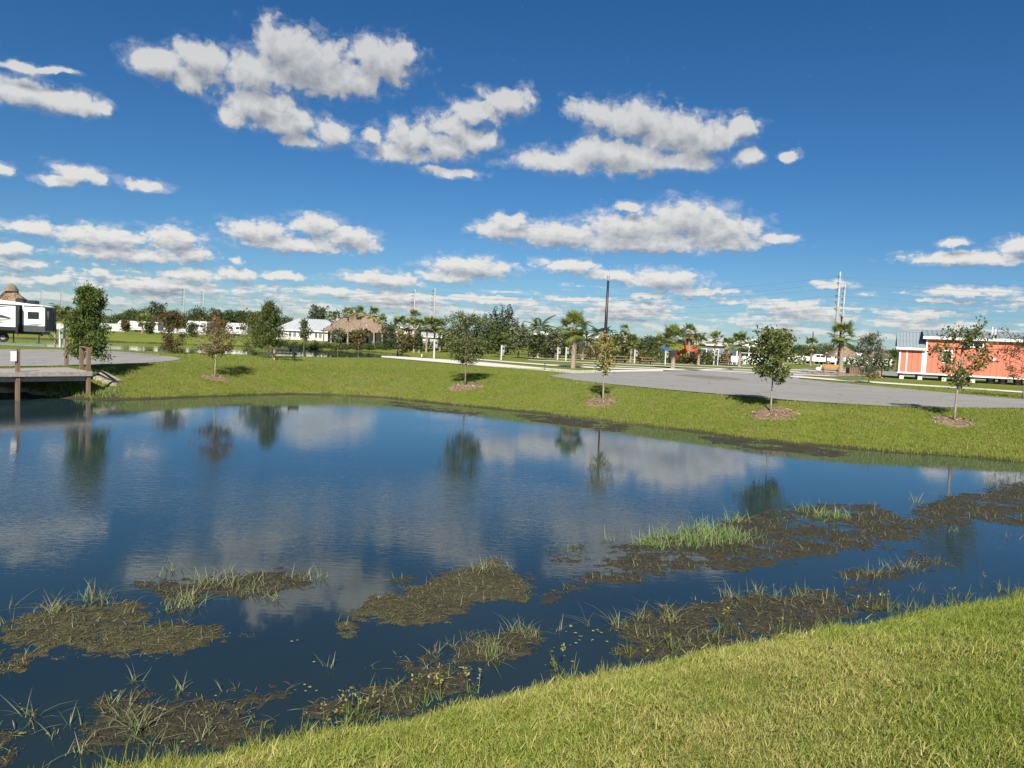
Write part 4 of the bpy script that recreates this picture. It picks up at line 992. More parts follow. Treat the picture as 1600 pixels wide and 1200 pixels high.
def window(w, panes, lab=None):
    x0, x1, z0, z1 = w; f = MB(); t = .11
    f.box(((x0 + x1) / 2, -.04, z0 - t / 2), (x1 - x0 + 2 * t, .07, t)).box(((x0 + x1) / 2, -.04, z1 + t / 2), (x1 - x0 + 2 * t, .07, t)).box((x0 - t / 2, -.04, (z0 + z1) / 2), (t, .07, z1 - z0)).box((x1 + t / 2, -.04, (z0 + z1) / 2), (t, .07, z1 - z0))
    wo_ = f.build('window', WHITE, cot)
    for k in range(panes):
        a = x0 + (x1 - x0) * k / panes; b = x0 + (x1 - x0) * (k + 1) / panes
        MB().box(((a + b) / 2, .006, (z0 + z1) / 2), (b - a - .06, .02, z1 - z0)).build('pane', GLASS, wo_)
    for k in range(1, panes): MB().box((x0 + (x1 - x0) * k / panes, -.02, (z0 + z1) / 2), (.07, .05, z1 - z0)).build('mullion', WHITE, wo_)
window(win1, 2); window(win2, 1)
# roofs: panels with standing seams
def roof(x0, x1, zf, zb, y0, y1, n, fz):
    w_ = (x1 - x0) / n; L = math.hypot(y1 - y0, zb - zf); an = math.atan2(zb - zf, y1 - y0)
    pm = MB().box((0, 0, 0), (w_ - .004, L, .03)).box((-w_ / 2 + .03, 0, .035), (.04, L, .05)).mesh('roof_panel', STEELROOF)
    for i in range(n):
        o = link('roof_panel', pm, cot, (x0 + w_ * (i + .5), (y0 + y1) / 2, (zf + zb) / 2)); o.rotation_euler = (an, 0, 0)
    MB().box(((x0 + x1) / 2, y0 - .02, zf - fz / 2 - .02), (x1 - x0 + .04, .05, fz)).build('fascia', WHITE, cot, bevel=.005)
ZR1 = zat(1425, 519, CL + 2) - LAWN; ZR2 = zat(1500, 520.5, CL + 2) - LAWN
roof(-.28, AN + .02, T1 + .10, ZR1, -.32, 2.1, 9, .22)
roof(AN - .32, LEN + .3, T2 + .14, ZR2 + .12, -.35, 2.1, 34, .24)
o = MB().box((LEN / 2, 3.15, ZR2 - .35), (LEN + .4, 2.3, .04), rx=math.radians(-14)).box((AN / 2 - .1, 3.2, ZR1 - .7), (AN + .3, 2.6, .04), rx=math.radians(-33)).build('rear_roof', STEELROOF, cot)
MB().prism([(-.02, T1 + .02), (2.1, ZR1 - .02), (4.2, T1 + .02)], 0.02, .06, 'x').prism([(-.0, T2 + .02), (2.1, ZR2 + .06), (4.2, T2 + .02)], AN, AN + .05, 'x').build('gable_wall', CORAL, cot)
for px in (1555, 1550):
    MB().tube([(px2x(px), 1.2, ZR2 - .3), (px2x(px), 1.2, ZR2 + (.35 if px == 1555 else .55))], .06, 8).build('vent_pipe', WHITE, cot)
MB().box((px2x(1553), -.06, zc(1553, 562)), (.24, .10, .24)).build('wall_light', WHITE, cot, bevel=.02)
MB().box((LEN / 2, 1.0, BZ - .20), (LEN - .2, .12, .16)).box((LEN / 2, 3.2, BZ - .20), (LEN - .2, .12, .16)).build('chassis', DGREY, cot)
for x in (.35, 1.9, 3.9, 6.2, 13.0):
    for y in (.35, 3.6): MB().box((x, y, (BZ - .28) / 2 - .02), (.38, .38, BZ - .24)).build('pier', CONC, cot, bevel=.01)
for px in (1549, 1568, 1592):
    wh = MB().lathe([(.17, -.1), (.33, -.11), (.37, -.06), (.37, .06), (.33, .11), (.17, .1)], 20).build('wheel', TYRE, cot, (px2x(px, 1.5), .45, .36)); wh.rotation_euler = (R(90), 0, 0)
    MB().lathe([(.001, .06), (.08, .07), (.17, .09), (.17, -.09)], 16).build('rim', GREY, wh)
# ------------------------------------------------------------------ camper
KX, KY = xat(70, 58.0, 2), 58.0
cam_t = thing('camper', (KX, KY, LAWN), 'white fifth-wheel camper with black trim and grey swooshes at the left edge', 'camper', rz=R(16))
LC = 9.5; zt0 = 3.02; zt1 = 3.45                    # roof height at the rear and further forward
side = [(0, .95), (0, zt0), (-.3, zt0 + .08), (-4.0, zt1), (-LC, zt1 + .05), (-LC, .95)]
MB().prism(side, .0, 2.5, 'y').build('body', WHITE, cam_t, bevel=.03)
sl = MB().box((-3.9, -.30, 1.98), (4.3, .58, 1.96)).build('slide_out', WHITE, cam_t, bevel=.02)
MB().box((-1.78, -.31, 1.92), (.16, .66, 2.2)).box((-1.66, -.03, 1.9), (.12, .05, 2.3)).build('slide_seal', BLACK, cam_t)
MB().box((-3.9, -.31, 3.02), (4.4, .64, .08)).build('slide_awning', BLACK, cam_t)
MB().box((-LC / 2, -.018, 1.18), (LC, .03, .48)).build('lower_skirt', DGREY, cam_t)
MB().box((-3.9, -.605, 1.13), (4.3, .03, .28)).build('slide_skirt', BLACK, cam_t)
MB().box((-.75, -.02, 3.0), (1.5, .03, .07)).box((-LC / 2 - 2.3, -.02, 3.22), (LC - 4.6, .03, .06)).build('roof_trim', BLACK, cam_t)
w1 = MB().box((-.82, -.02, 2.26), (.80, .04, .58)).build('window', BLACK, cam_t, bevel=.02); MB().box((-.82, -.045, 2.26), (.68, .012, .46)).build('pane', GLASS, w1); MB().box((-.82, -.055, 2.30), (.68, .012, .03)).build('glazing_bar', BLACK, w1)
def swoosh(pts, w0, y, m, nm):
    V = []; F = []
    n = len(pts)
    for i, (x, z) in enumerate(pts):
        t = i / (n - 1); w_ = 1.7 * w0 * math.sin(math.pi * min(1, max(0.02, t))) + .01
        for yy in (y, y - .006): V += [(x, yy, z - w_), (x, yy, z + w_)]
    for i in range(n - 1):
        a, b = 4 * i, 4 * (i + 1); F += [(a + 2, b + 2, b + 3, a + 3), (a, a + 1, b + 1, b), (a + 1, a + 3, b + 3, b + 1), (a, b, b + 2, a + 2)]
    mm = MB(); mm.add(V, F); mm.build(nm, m, cam_t)
def arcp(x0, z0, x1, z1, bow, n=14): return [(x0 + (x1 - x0) * i / n, z0 + (z1 - z0) * i / n + bow * math.sin(math.pi * i / n)) for i in range(n + 1)]
swoosh(arcp(-5.9, 2.0, -2.2, 2.0, .22), .06, -.592, BLACK, 'swoosh'); swoosh(arcp(-5.6, 1.62, -2.0, 1.92, -.10), .05, -.592, GREY, 'swoosh'); swoosh(arcp(-4.6, 1.85, -2.05, 1.86, .26), .08, -.592, DGREY, 'swoosh')
swoosh(arcp(-4.4, 1.82, -2.7, 1.60, -.06), .05, -.592, BLACK, 'swoosh'); swoosh(arcp(-1.55, 1.42, -.1, 1.62, -.05), .05, -.004, GREY, 'swoosh'); swoosh(arcp(-6.0, 2.62, -2.3, 2.86, .06), .04, -.592, DGREY, 'swoosh')
rear = MB().box((.02, 1.25, 2.0), (.05, 2.3, 1.9)).build('rear_panel', DGREY, cam_t, bevel=.01); MB().box((.05, .5, 2.3), (.02, .5, .7)).build('rear_pane', GLASS, rear)
lad = MB()
for y in (1.5, 1.9): lad.tube([(.16, y, .9), (.20, y, 3.1), (.05, y, 3.35), (-.2, y, 3.30)], .022, 6)
for k in range(7): lad.tube([(.18, 1.5, 1.1 + .3 * k), (.18, 1.9, 1.1 + .3 * k)], .018, 6)
lad.build('ladder', BLACK, cam_t)
MB().box((-1.2, 1.0, 3.34), (.8, .8, .28)).build('air_conditioner', BLACK, cam_t, bevel=.08); MB().box((-2.0, 1.0, 3.42), (.65, .8, .34)).build('air_conditioner', BLACK, cam_t, bevel=.08)
for x in (-3.0, -4.0):
    wh = MB().lathe([(.18, -.1), (.36, -.11), (.39, -.06), (.39, .06), (.36, .11), (.18, .1)], 18).build('wheel', TYRE, cam_t, (x, .2, .39)); wh.rotation_euler = (R(90), 0, 0); MB().lathe([(.001, .07), (.18, .09), (.18, -.09)], 14).build('rim', GREY, wh)
MB().box((-LC / 2, 1.25, .82), (LC - .6, 2.0, .22)).build('chassis', BLACK, cam_t)
for x in (-.5, -2.3, -5.4): MB().tube([(x, .25, .75), (x, .25, 0)], .05, 6).box((x, .25, .02), (.25, .25, .04)).build('stabiliser_leg', BLACK, cam_t)
MB().tube([(.1, .3, .8), (.75, .3, 0)], .03, 6).tube([(.1, .9, .8), (.75, .9, 0)], .03, 6).box((.45, .6, .35), (.25, .8, .03)).build('entry_step', BLACK, cam_t)

# ------------------------------------------------------------------ thatched roofs
def thatch_mesh(w, d, z0, z1, seed, ridge=.3, name='thatch', cap=True):
    """hipped roof of palm thatch with a shaggy lower edge"""
    rng = np.random.default_rng(seed); V = []; F = []; N = 56; K = 14
    for k in range(K + 1):
        t = k / K; 
        for i in range(N):
            a = 2 * math.pi * i / N; c, s = math.cos(a), math.sin(a); q = 1 / max(abs(c), abs(s)) ** .75
            rx = w / 2 * (ridge * t + (1 - t) ** 1.06 * q * .93); ry = d / 2 * (.03 * t + (1 - t) ** 1.06 * q * .93); j = rng.normal() * .018 * w * .35
            V.append((c * (rx + j), s * (ry + j), z0 + (z1 - z0) * t + rng.normal() * .03 - (rng.random() * .18 if k == 0 else 0)))
    for k in range(K):
        for i in range(N): F.append((k * N + i, k * N + (i + 1) % N, (k + 1) * N + (i + 1) % N, (k + 1) * N + i))
    n0 = len(V); V = np.array(V); F = np.array(F)
    # loose frond ends hanging over each course
    n = 2600; k = rng.integers(0, K, n); i = rng.integers(0, N, n); P = V[k * N + i] + (V[(k + 1) * N + i] - V[k * N + i]) * rng.random((n, 1)); out = P * (1, 1, 0); out /= np.linalg.norm(out, axis=1)[:, None] + 1e-6
    dn = out * .75 + np.array((0, 0, -.75)) * rng.uniform(.7, 1.3, (n, 1)); sd = np.cross(out, (0, 0, 1)); L = rng.uniform(.25, .55, n)[:, None]; P = P + out * .03
    LV = np.stack([P - sd * .05, P + sd * .05, P + sd * .03 + dn * L * .7 + rng.normal(size=(n, 3)) * .03, P - sd * .03 + dn * L * .7 + out * .06], 1).reshape(-1, 3)
    return mesh_np(name, np.concatenate([V, LV]), np.concatenate([F, np.arange(4 * n).reshape(n, 4) + n0]), [THATCH, THATCHL], np.concatenate([np.zeros(len(F)), np.ones(n)]))
THATCHL = leafmat('thatch_frond', (.34, .245, .155), (.22, .155, .10), (.42, .32, .21), trans=.05, rough=.9)
def tiki(px, d, w, dep, z0, z1, label, seed, cat='pavilion', name='thatched_pavilion', ridge=.3, posts=((-.8, -.8), (.8, -.8), (-.8, .8), (.8, .8)), rz=0.0, pm=None):
    x = xat(px, d); o = thing(name, (x, d, LAWN), label, cat, rz=rz); link('roof', thatch_mesh(w, dep, z0, z1, seed, ridge), o)
    for (a, b) in posts: MB().tube([(a * w * .42, b * dep * .42, -.1), (a * w * .42, b * dep * .42, z0 + .5)], .13, 8).build('post', pm or POSTWOOD, o)
    return o, x
tk, tx = tiki(562, 138, 15.2, 9, 2.15, zat(565, 489.5, 138) - LAWN, 'large pavilion with brown palm-thatch roof behind the palms', 1, posts=[(a, b) for a in (-.95, -.5, 0, .5, .95) for b in (-.95, .95)])
MB().box((3.3, 1.0, 1.05), (6.8, 4, 2.1)).build('bar_wall', WHITE, tk); MB().box((-3.6, 2.5, 1.0), (6.5, .2, 2.0)).build('back_wall', DKWOOD, tk)
for xx in (1.6, 3.0, 4.8): MB().box((xx, -1.02, 1.05), (.55, .05, 1.9)).build('door', GLASS, tk)
t2, _ = tiki(18, 84, 6.4, 6.4, 2.3, zat(18, 452, 84) - LAWN, 'thatched hut roof rising behind the camper', 2, 'hut', 'thatched_hut', .08)
zc = zat(18, 452, 84) - LAWN
MB().lathe([(.75, -.25), (.62, .10), (.40, .42), (.12, .66), (.001, .70)], 14, (0, 0, zc)).build('thatch_cap', THATCH, t2)
t3, _ = tiki(1314, 128, 5.6, 5.6, 1.75, zat(1314, 538, 128) - LAWN, 'small round thatched hut on white posts by the parked vehicles', 3, 'hut', 'thatched_hut', .05, pm=WHITE)
t4, _ = tiki(1368, 140, 5.0, 5.0, 2.0, zat(1372, 545, 140) - LAWN, 'thatched roof half hidden by the grey-green oak', 4, 'hut', 'thatched_hut', .06)
t5, _ = tiki(1142, 122, 4.6, 4.6, 2.1, zat(1144, 546, 122) - LAWN + .6, 'thatched hut left of the white porch house', 5, 'hut', 'thatched_hut', .06)

# ------------------------------------------------------------------ white buildings
FARWALL = simple('cream_far_wall', (.56, .55, .51), (.48, .47, .43), 1.5, .7)
def gable_house(name, px, d, w, dep, h, rise, label, wins, rm=None, cat='building', rz=0.0, hip=False, wall=None, panels=14):
    x = xat(px, d); o = thing(name, (x, d, LAWN - .05), label, cat, rz=rz); wl = MB().box((0, dep / 2, h / 2), (w, dep, h)).build('wall', wall or FARWALL, o)
    rm = rm or STEELROOF; e = .4; z0 = h + .02
    pan = w + 2 * e
    if hip:
        hx = dep * .4; V = [(-w / 2 - e, -e, z0), (w / 2 + e, -e, z0), (w / 2 + e, dep + e, z0), (-w / 2 - e, dep + e, z0), (-w / 2 + hx, dep / 2, z0 + rise), (w / 2 - hx, dep / 2, z0 + rise)]
        mm = MB(); mm.add(V, [(0, 1, 5, 4), (2, 3, 4, 5), (1, 2, 5), (3, 0, 4), (3, 2, 1, 0)]); rf = mm.build('roof', rm, o)
        for k in range(1, panels):
            xx = -w / 2 + hx + (w - 2 * hx) * k / panels; MB().bar((xx, -e, z0 + .03), (xx, dep / 2, z0 + rise + .03), .06, .06).build('seam', rm, rf)
    else:
        MB().prism([(-e, z0), (dep / 2, z0 + rise), (dep + e, z0), (dep + e, z0 + .08), (dep / 2, z0 + rise + .09), (-e, z0 + .08)], -w / 2 - e, w / 2 + e, 'x').build('roof', rm, o)
        MB().prism([(0, h), (dep / 2, z0 + rise - .05), (dep, h)], -w / 2 + .01, w / 2 - .01, 'x').build('gable', wall or WHITE, o)
    MB().box((0, -e - .02, z0 - .05), (w + 2 * e, .04, .18)).build('fascia', WHITE, o)
    for (wx, wz, ww, wh_) in wins:
        f = MB().box((wx, -.02, wz), (ww + .2, .06, wh_ + .2)).build('window', WHITE, o); MB().box((wx, -.055, wz), (ww, .02, wh_)).build('pane', GLASS, f); MB().box((wx, -.07, wz), (.05, .02, wh_)).build('glazing_bar', WHITE, f)
    return o
PALEROOF = simple('pale_blue_steel_roof', (.37, .395, .405), (.32, .34, .35), .5, .5)
wb = gable_house('clubhouse', 483, 146, 14.6, 9, 1.95, 2.5, 'long white building with pale metal roof left of the thatched pavilion', [(x, 1.15, .5, 1.1) for x in (-3.9, -3.0, -1.6, -.8, 1.4, 2.3, 4.4, 5.3)], PALEROOF, 'building', hip=True)
gable_house('clubhouse', 522, 152, 9, 7, 3.3, 1.6, 'taller rear wing of the white building with a pale roof', [], PALEROOF, 'building', hip=True, wall=simple('grey_rear_wall', (.34, .34, .32), None, 2, .7))
gable_house('white_shed', 604, 146, 5, 4, 2.6, 1.2, 'white shed with pale roof at the right end of the thatched pavilion', [(-1.2, 1.4, .7, 1.2), (1.0, 1.4, .7, 1.2)], PALEROOF, 'shed', hip=True)
gable_house('white_house', 636, 136, 3.2, 4, 3.4, .8, 'white two storey house showing between the row palms', [(-.8, 1.3, .6, 1.0), (.8, 1.3, .6, 1.0), (0, 3.0, .6, .9)], PALEROOF, 'house')
gable_house('white_shed', 668, 132, 4.5, 3.5, 1.9, .7, 'low white shed behind the palm row', [(0, 1.1, .8, .8)], PALEROOF, 'shed')
gable_house('white_shed', 924, 118, 4.6, 4, 2.9, .5, 'flat white roof building behind the shrubs by the light pole', [(-1, 1.6, .9, 1.2), (1, 1.6, .9, 1.2)], WHITE, 'building', wall=DGREY)
gable_house('white_shed', 856, 140, 5.2, 4, 3.4, .5, 'white topped building far behind the twin pedestals', [(0, 1.6, .9, 1.2)], WHITE, 'building', wall=DGREY)
gable_house('grey_house', 1108, 116, 4.8, 5, 2.7, 1.2, 'house with white gable roof left of the palm above the pedestals', [(-1, 1.4, .8, 1.1), (1, 1.4, .8, 1.1)], PALEROOF, 'house', wall=simple('grey_siding', (.20, .21, .22), None, 3, .7))
# porch house
px_d = 106; x = xat(1178, px_d)
ph = thing('porch_house', (x, px_d, LAWN), 'white gabled house with screened porch behind the porch palm', 'house')
MB().box((-.2, 2.6, 1.35), (4.6, 4.0, 2.7)).build('wall', WHITE, ph)
MB().prism([(-2.6, 2.72), (-.3, 3.62), (2.0, 2.72), (2.0, 2.84), (-.3, 3.75), (-2.6, 2.84)], -.5, 4.8, 'y').build('roof', WHITEV, ph)
MB().prism([(-2.3, 2.74), (-.3, 3.55), (1.7, 2.74)], -.12, -.06, 'y').build('gable', WHITE, ph)
MB().prism([(-1.0, 2.86), (-.3, 3.2), (.4, 2.86)], -.16, -.125, 'y').build('gable_vent', DGREY, ph)
for xx in (-2.3, -.9, .6, 1.7): MB().box((xx, -.1, 1.35), (.16, .16, 2.7)).build('column', WHITE, ph)
for (a, b) in ((-2.2, -.98), (-.82, .52), (.68, 1.62)): MB().box(((a + b) / 2, -.04, 1.75), (b - a, .03, 1.8)).build('screen', GLASS, ph)
MB().box((-.3, -.1, .42), (4.0, .10, .84)).box((-.3, -.1, 1.62), (4.0, .06, .07)).box((-.3, -.1, 2.68), (4.1, .16, .14)).build('rail_wall', WHITE, ph)
def chair(px, d, label, rz=0.0, m=None):
    x = xat(px, d); o = thing('garden_chair', (x, d, gz(x, d)), label, 'chair', 'garden chairs before the porch house', rz); m = m or WHITEV
    for i in range(5): MB().box((-.24 + .12 * i, .28 + .0, .72 + .03 * (2 - abs(i - 2))), (.11, .03, .95), rx=R(-18)).build('back_slat', m, o)
    for i in range(4): MB().box((0, -.26 + .13 * i, .40 - .02 * i), (.6, .12, .03)).build('seat_slat', m, o)
    for s in (-1, 1): MB().box((s * .36, -.02, .60), (.14, .75, .03)).build('arm', m, o); MB().box((s * .32, -.32, .29), (.08, .04, .58)).build('leg', m, o); MB().box((s * .32, .25, .25), (.08, .04, .5)).build('leg', m, o)
GREEN_P = simple('green_plastic', (.12, .5, .30), None, 3, .5)
for px, d, rz, lab, m in ((1146, 97, 8, 'white garden chair, leftmost before the porch house', None), (1151, 97.5, -8, 'white garden chair beside the leftmost one', None), (1164, 100, 5, 'white garden chair before the porch palm', None), (1171, 100, -4, 'white garden chair before the middle of the porch', None), (1187, 98, 0, 'white garden chair right of the porch', None), (1193, 98, 0, 'white garden chair at the right behind the leafy tree', None), (1198, 97, 0, 'green garden chair behind the leafy tree', GREEN_P)):
    chair(px, d, lab, R(rz), m)

# ------------------------------------------------------------------ playground
RED = simple('red_plastic', (.36, .035, .03), (.28, .028, .028), 3, .4); ORANGE = simple('orange_plastic', (.52, .13, .02), (.44, .10, .018), 3, .4); BLUEP = simple('blue_fabric', (.035, .10, .20), (.03, .08, .17), 2, .7); NAVY = simple('navy_plastic', (.03, .05, .16), None, 3, .5); MAROON = simple('maroon_roof', (.16, .035, .03), (.12, .03, .025), 3, .6); YELL = simple('yellow_plastic', (.48, .24, .03), None, 3, .45)
d = 97; x = xat(1076, d)
pg = thing('play_tower', (x, d, LAWN), 'colourful playground tower with maroon roof and orange slides', 'playground')
for a in (-.7, .7):
    for b in (-.7, .7): MB().tube([(a, b, -.1), (a, b, 3.3)], .07, 8).build('post', RED, pg)
MB().box((0, 0, 1.5), (1.5, 1.5, .08)).build('platform', NAVY, pg)
mm = MB(); mm.add([(-.95, -.95, 3.1), (.95, -.95, 3.1), (.95, .95, 3.1), (-.95, .95, 3.1), (0, 0, 4.3)], [(0, 1, 4), (1, 2, 4), (2, 3, 4), (3, 0, 4), (3, 2, 1, 0)]); mm.build('roof', MAROON, pg)
MB().box((0, -.72, 1.95), (1.3, .05, .8)).build('panel', ORANGE, pg); MB().box((.72, 0, 1.95), (.05, 1.3, .8)).build('panel', RED, pg)
MB().tube([(-.7, -.5, 1.6), (-1.3, -.9, 1.3), (-1.8, -1.5, .7), (-2.4, -1.8, .3)], .36, 10).build('slide', ORANGE, pg)
MB().tube([(.6, -.7, 1.6), (1.0, -1.3, 1.1), (1.3, -2.0, .4)], .3, 10).build('slide', RED, pg)
MB().box((-1.2, 0, 2.0), (.9, .06, 1.1)).build('panel', YELL, pg); MB().box((1.6, -.2, 1.1), (.9, .9, 1.0)).box((1.6, -.2, 1.7), (1.0, 1.0, .2)).build('climber', NAVY, pg)
MB().box((1.35, -.7, 1.25), (.5, .05, .5)).build('panel', WHITEV, pg)
x = xat(1055, 96); p2 = thing('climbing_arch', (x, 96, LAWN), 'red and orange play frame left of the playground tower', 'playground')
for a in (-.9, 0, .9): MB().tube([(a, 0, -.1), (a, 0, 1.9)], .06, 8).build('post', RED, p2)
MB().box((-.45, 0, 1.2), (.8, .06, .9)).build('panel', RED, p2); MB().box((.45, 0, 1.35), (.8, .06, .7)).build('panel', ORANGE, p2); MB().tube([(-.9, 0, 1.9), (0, 0, 2.2), (.9, 0, 1.9)], .06, 6).build('arch', YELL, p2)
x = xat(1036, 96); p3 = thing('shade_canopy', (x, 96, LAWN), 'blue fabric shade canopy left of the playground', 'canopy')
for a in (-.9, .9):
    for b in (-.9, .9): MB().tube([(a, b, -.1), (a, b, 1.6)], .05, 6).build('pole', GREY, p3)
mm = MB(); mm.add([(-1.1, -1.1, 1.5), (1.1, -1.1, 1.5), (1.1, 1.1, 1.5), (-1.1, 1.1, 1.5), (0, 0, 2.3)], [(0, 1, 4), (1, 2, 4), (2, 3, 4), (3, 0, 4), (3, 2, 1, 0)]); mm.build('fabric', BLUEP, p3)
x = xat(1089, 99); p4 = thing('shade_sail', (x, 99, LAWN), 'dark curved shade sail on poles right of the playground tower', 'canopy')
MB().tube([(-.3, 0, -.1), (-.3, 0, 4.0)], .06, 6).build('pole', DGREY, p4); MB().tube([(.1, .3, -.1), (.1, .3, 4.0)], .06, 6).build('pole', DGREY, p4)
mm = MB(); n = 8
for i in range(n + 1):
    t = i / n; xx = -1.0 + 2.0 * t
    for (yy, dz) in ((-.8, 0), (.8, 0), (.8, .07), (-.8, .07)): mm.v.append((xx, yy, 3.75 + .35 * math.sin(math.pi * t * .6) + dz))
for i in range(n):
    a, b = 4 * i, 4 * i + 4
    for k in range(4): mm.f.append((a + k, a + (k + 1) % 4, b + (k + 1) % 4, b + k)); mm.m.append(0)
mm.build('sail', MAROON, p4)

# ------------------------------------------------------------------ fences, trailers and vehicles far off
def fence(px0, px1, d0, d1, h, label, n):
    x0, x1 = xat(px0, d0), xat(px1, d1); o = thing('vinyl_fence', (x0, d0, LAWN - .05), label, 'fence'); dv = Vector((x1 - x0, d1 - d0, 0)); 
    w_ = dv.length / n; an = math.atan2(dv.y, dv.x); pm = MB().box((0, 0, h / 2), (w_ - .12, .05, h - .1)).box((0, 0, h - .06), (w_ - .12, .08, .12)).mesh('fence_panel', WHITEV); qm = MB().box((0, 0, h / 2 + .03), (.13, .13, h + .1)).box((0, 0, h + .1), (.17, .17, .05)).mesh('fence_post', WHITEV)
    for i in range(n):
        a = link('fence_panel', pm, o, tuple(dv * ((i + .5) / n))); a.rotation_euler = (0, 0, an)
        a = link('fence_post', qm, o, tuple(dv * (i / n))); a.rotation_euler = (0, 0, an)
    return o
fence(74, 196, 142, 150, 1.6, 'white vinyl fence left of the white trailer across the far pond', 8)
fence(236, 322, 158, 164, 1.1, 'white vinyl fence right of the white trailer across the far pond', 6)
fence(1228, 1268, 160, 160, 1.3, 'white vinyl fence left of the parked white vehicles', 3)
fence(1322, 1395, 158, 160, 1.5, 'white vinyl fence behind the small thatched hut', 5)
def trailer(px, d, L, h, label, rz=0.0):
    x = xat(px, d); o = thing('white_trailer', (x, d, LAWN), label, 'trailer', 'white trailers parked far off', rz)
    MB().prism([(-L / 2, .5), (-L / 2, h * .75), (-L / 2 + .5, h), (L / 2 - .2, h), (L / 2, h * .9), (L / 2, .5)], 0, 2.4, 'y').build('body', WHITEV, o)
    for xx in (-L * .25, L * .05, L * .22): MB().box((xx, -.02, h * .62), (.7, .04, .5)).build('window', GLASS, o)
    MB().box((L * .36, -.02, h * .5), (.6, .04, 1.6)).build('door', GREY, o); MB().box((0, -.02, .75), (L * .9, .03, .12)).build('stripe', GREY, o)
    for xx in (-.4, .5):
        wh = MB().lathe([(.001, -.1), (.33, -.1), (.36, 0), (.33, .1), (.001, .1)], 12).build('wheel', TYRE, o, (xx, .12, .36)); wh.rotation_euler = (R(90), 0, 0)
for a in [(215, 150, 8.5, 2.3, 'white trailer with dark windows, largest across the far pond'), (307, 172, 5.0, 3.0, 'tan-white taller trailer right of the left transmission pole'), (369, 160, 5, 2.9, 'white trailer left of the conical cypress'), (1335, 166, 6, 2.6, 'white trailer right of the small thatched hut')]: trailer(*a)
def vehicle(px, d, pickup, label, rz=0.0):
    x = xat(px, d); o = thing('parked_car' if not pickup else 'pickup_truck', (x, d, LAWN), label, 'car' if not pickup else 'pickup truck', None, rz)
    if pickup: pr = [(-2.7, .45), (-2.7, 1.15), (-1.0, 1.18), (-.85, 1.85), (.65, 1.88), (1.25, 1.25), (2.6, 1.12), (2.7, .7), (2.65, .45)]
    else: pr = [(-2.4, .45), (-2.45, 1.2), (-2.2, 1.85), (.6, 1.88), (1.2, 1.22), (2.3, 1.08), (2.4, .7), (2.35, .45)]
    MB().prism(pr, -.92, .92, 'y').build('body', WHITE, o, bevel=.05)
    for s in (-1, 1):
        for (a, b) in (((-2.0, -1.05), (-.95, -.15), (-.05, .65)) if not pickup else ((-.7, .0), (.08, .72))): MB().box(((a + b) / 2, s * .93, 1.53), (b - a, .03, .42)).build('window', GLASS, o)
        for xx in (-1.6, 1.6):
            wh = MB().lathe([(.001, -.12), (.34, -.12), (.38, -.06), (.38, .06), (.34, .12), (.001, .12)], 16).build('wheel', TYRE, o, (xx, s * .85, .38)); wh.rotation_euler = (R(90), 0, 0); MB().lathe([(.001, s * -.13), (.2, s * -.13), (.2, s * -.10)], 12).build('rim', GREY, wh)
        MB().box((2.36, s * .7, .85), (.10, .3, .16)).build('headlight', GLASS, o); MB().box((-2.43 if not pickup else -2.68, s * .75, .95), (.06, .14, .3)).build('taillight', RED, o)
vehicle(1278, 136, False, 'white sport utility car parked left of the small thatched hut', R(172)); vehicle(1292, 138, True, 'white pickup truck parked between the car and the thatched hut', R(6))

# ------------------------------------------------------------------ rock bed with benches
def bench(px, d, label, rz=0.0, m=None, L=1.75):
    x = xat(px, d); o = thing('park_bench', (x, d, gz(x, d)), label, 'bench', None, rz); m = m or TANWOOD
    for i in range(3): MB().box((0, -.16 + .15 * i, .46), (L, .135, .04)).build('seat_slat', m, o)
    for i in range(3): MB().box((0, .27 + .03 * i, .60 + .15 * i), (L, .04, .13), rx=R(-10)).build('back_slat', m, o)
    for s in (-1, 1):
        MB().box((s * (L / 2 - .08), -.2, .23), (.07, .07, .46)).build('leg', m, o); MB().bar((s * (L / 2 - .08), .22, 0), (s * (L / 2 - .08), .34, .98), .07, .07).build('leg', m, o); MB().box((s * (L / 2 - .08), 0, .66), (.07, .52, .04)).build('arm', m, o)
BRIGHTWOOD = simple('varnished_yellow_wood', (.40, .215, .065), (.31, .16, .045), 7, .5)
bench(1299, 76, 'yellow wooden bench in the rock bed beside the black lamp post', 0, BRIGHTWOOD, 1.75)
x = xat(1334, 77); pb = thing('slatted_planter', (x, 77, gz(x, 77)), 'low brown slatted planter box right of the palm in the rock bed', 'planter')
for i in range(7): MB().box((-.6 + .2 * i, -.42, .38), (.16, .05, .76)).build('slat', POSTWOOD, pb)
for i in range(3):
    for s in (-.68, .68): MB().box((s, -.28 + .28 * i, .38), (.05, .2, .74)).build('slat', POSTWOOD, pb)
MB().box((0, 0, .55), (1.2, .75, .1)).build('soil', DKWOOD, pb); MB().box((0, -.45, .8), (1.5, .08, .06)).build('top_rail', POSTWOOD, pb)
x = xat(1366, 70); st = thing('wood_stack', (x, 70, gz(x, 70)), 'short stack of yellow boards on the grass right of the rock bed', 'lumber stack')
for k in range(4):
    for j in range(3): MB().box((0, -.2 + .2 * j, .07 + .12 * k), (1.15, .17, .10)).build('plank', BRIGHTWOOD, st)
ROCKM = simple('brown_border_rock', (.27, .19, .135), (.15, .105, .075), 3, .95, bump=.7)
rgr = random.Random(21); RK = []
for q in range(4):
    r0 = np.random.default_rng(q); bm = bmesh.new(); bmesh.ops.create_icosphere(bm, subdivisions=2, radius=1)
    for v in bm.verts: v.co *= 1 + .25 * (vnoise([v.co.x * 1.7 + q * 9 + 20], [v.co.y * 1.7 + v.co.z * 2.3 + 30])[0] - .5) * 2; v.co.z *= .62
    me = bpy.data.meshes.new('border_rock'); bm.to_mesh(me); bm.free(); me.materials.append(ROCKM); RK.append(me)
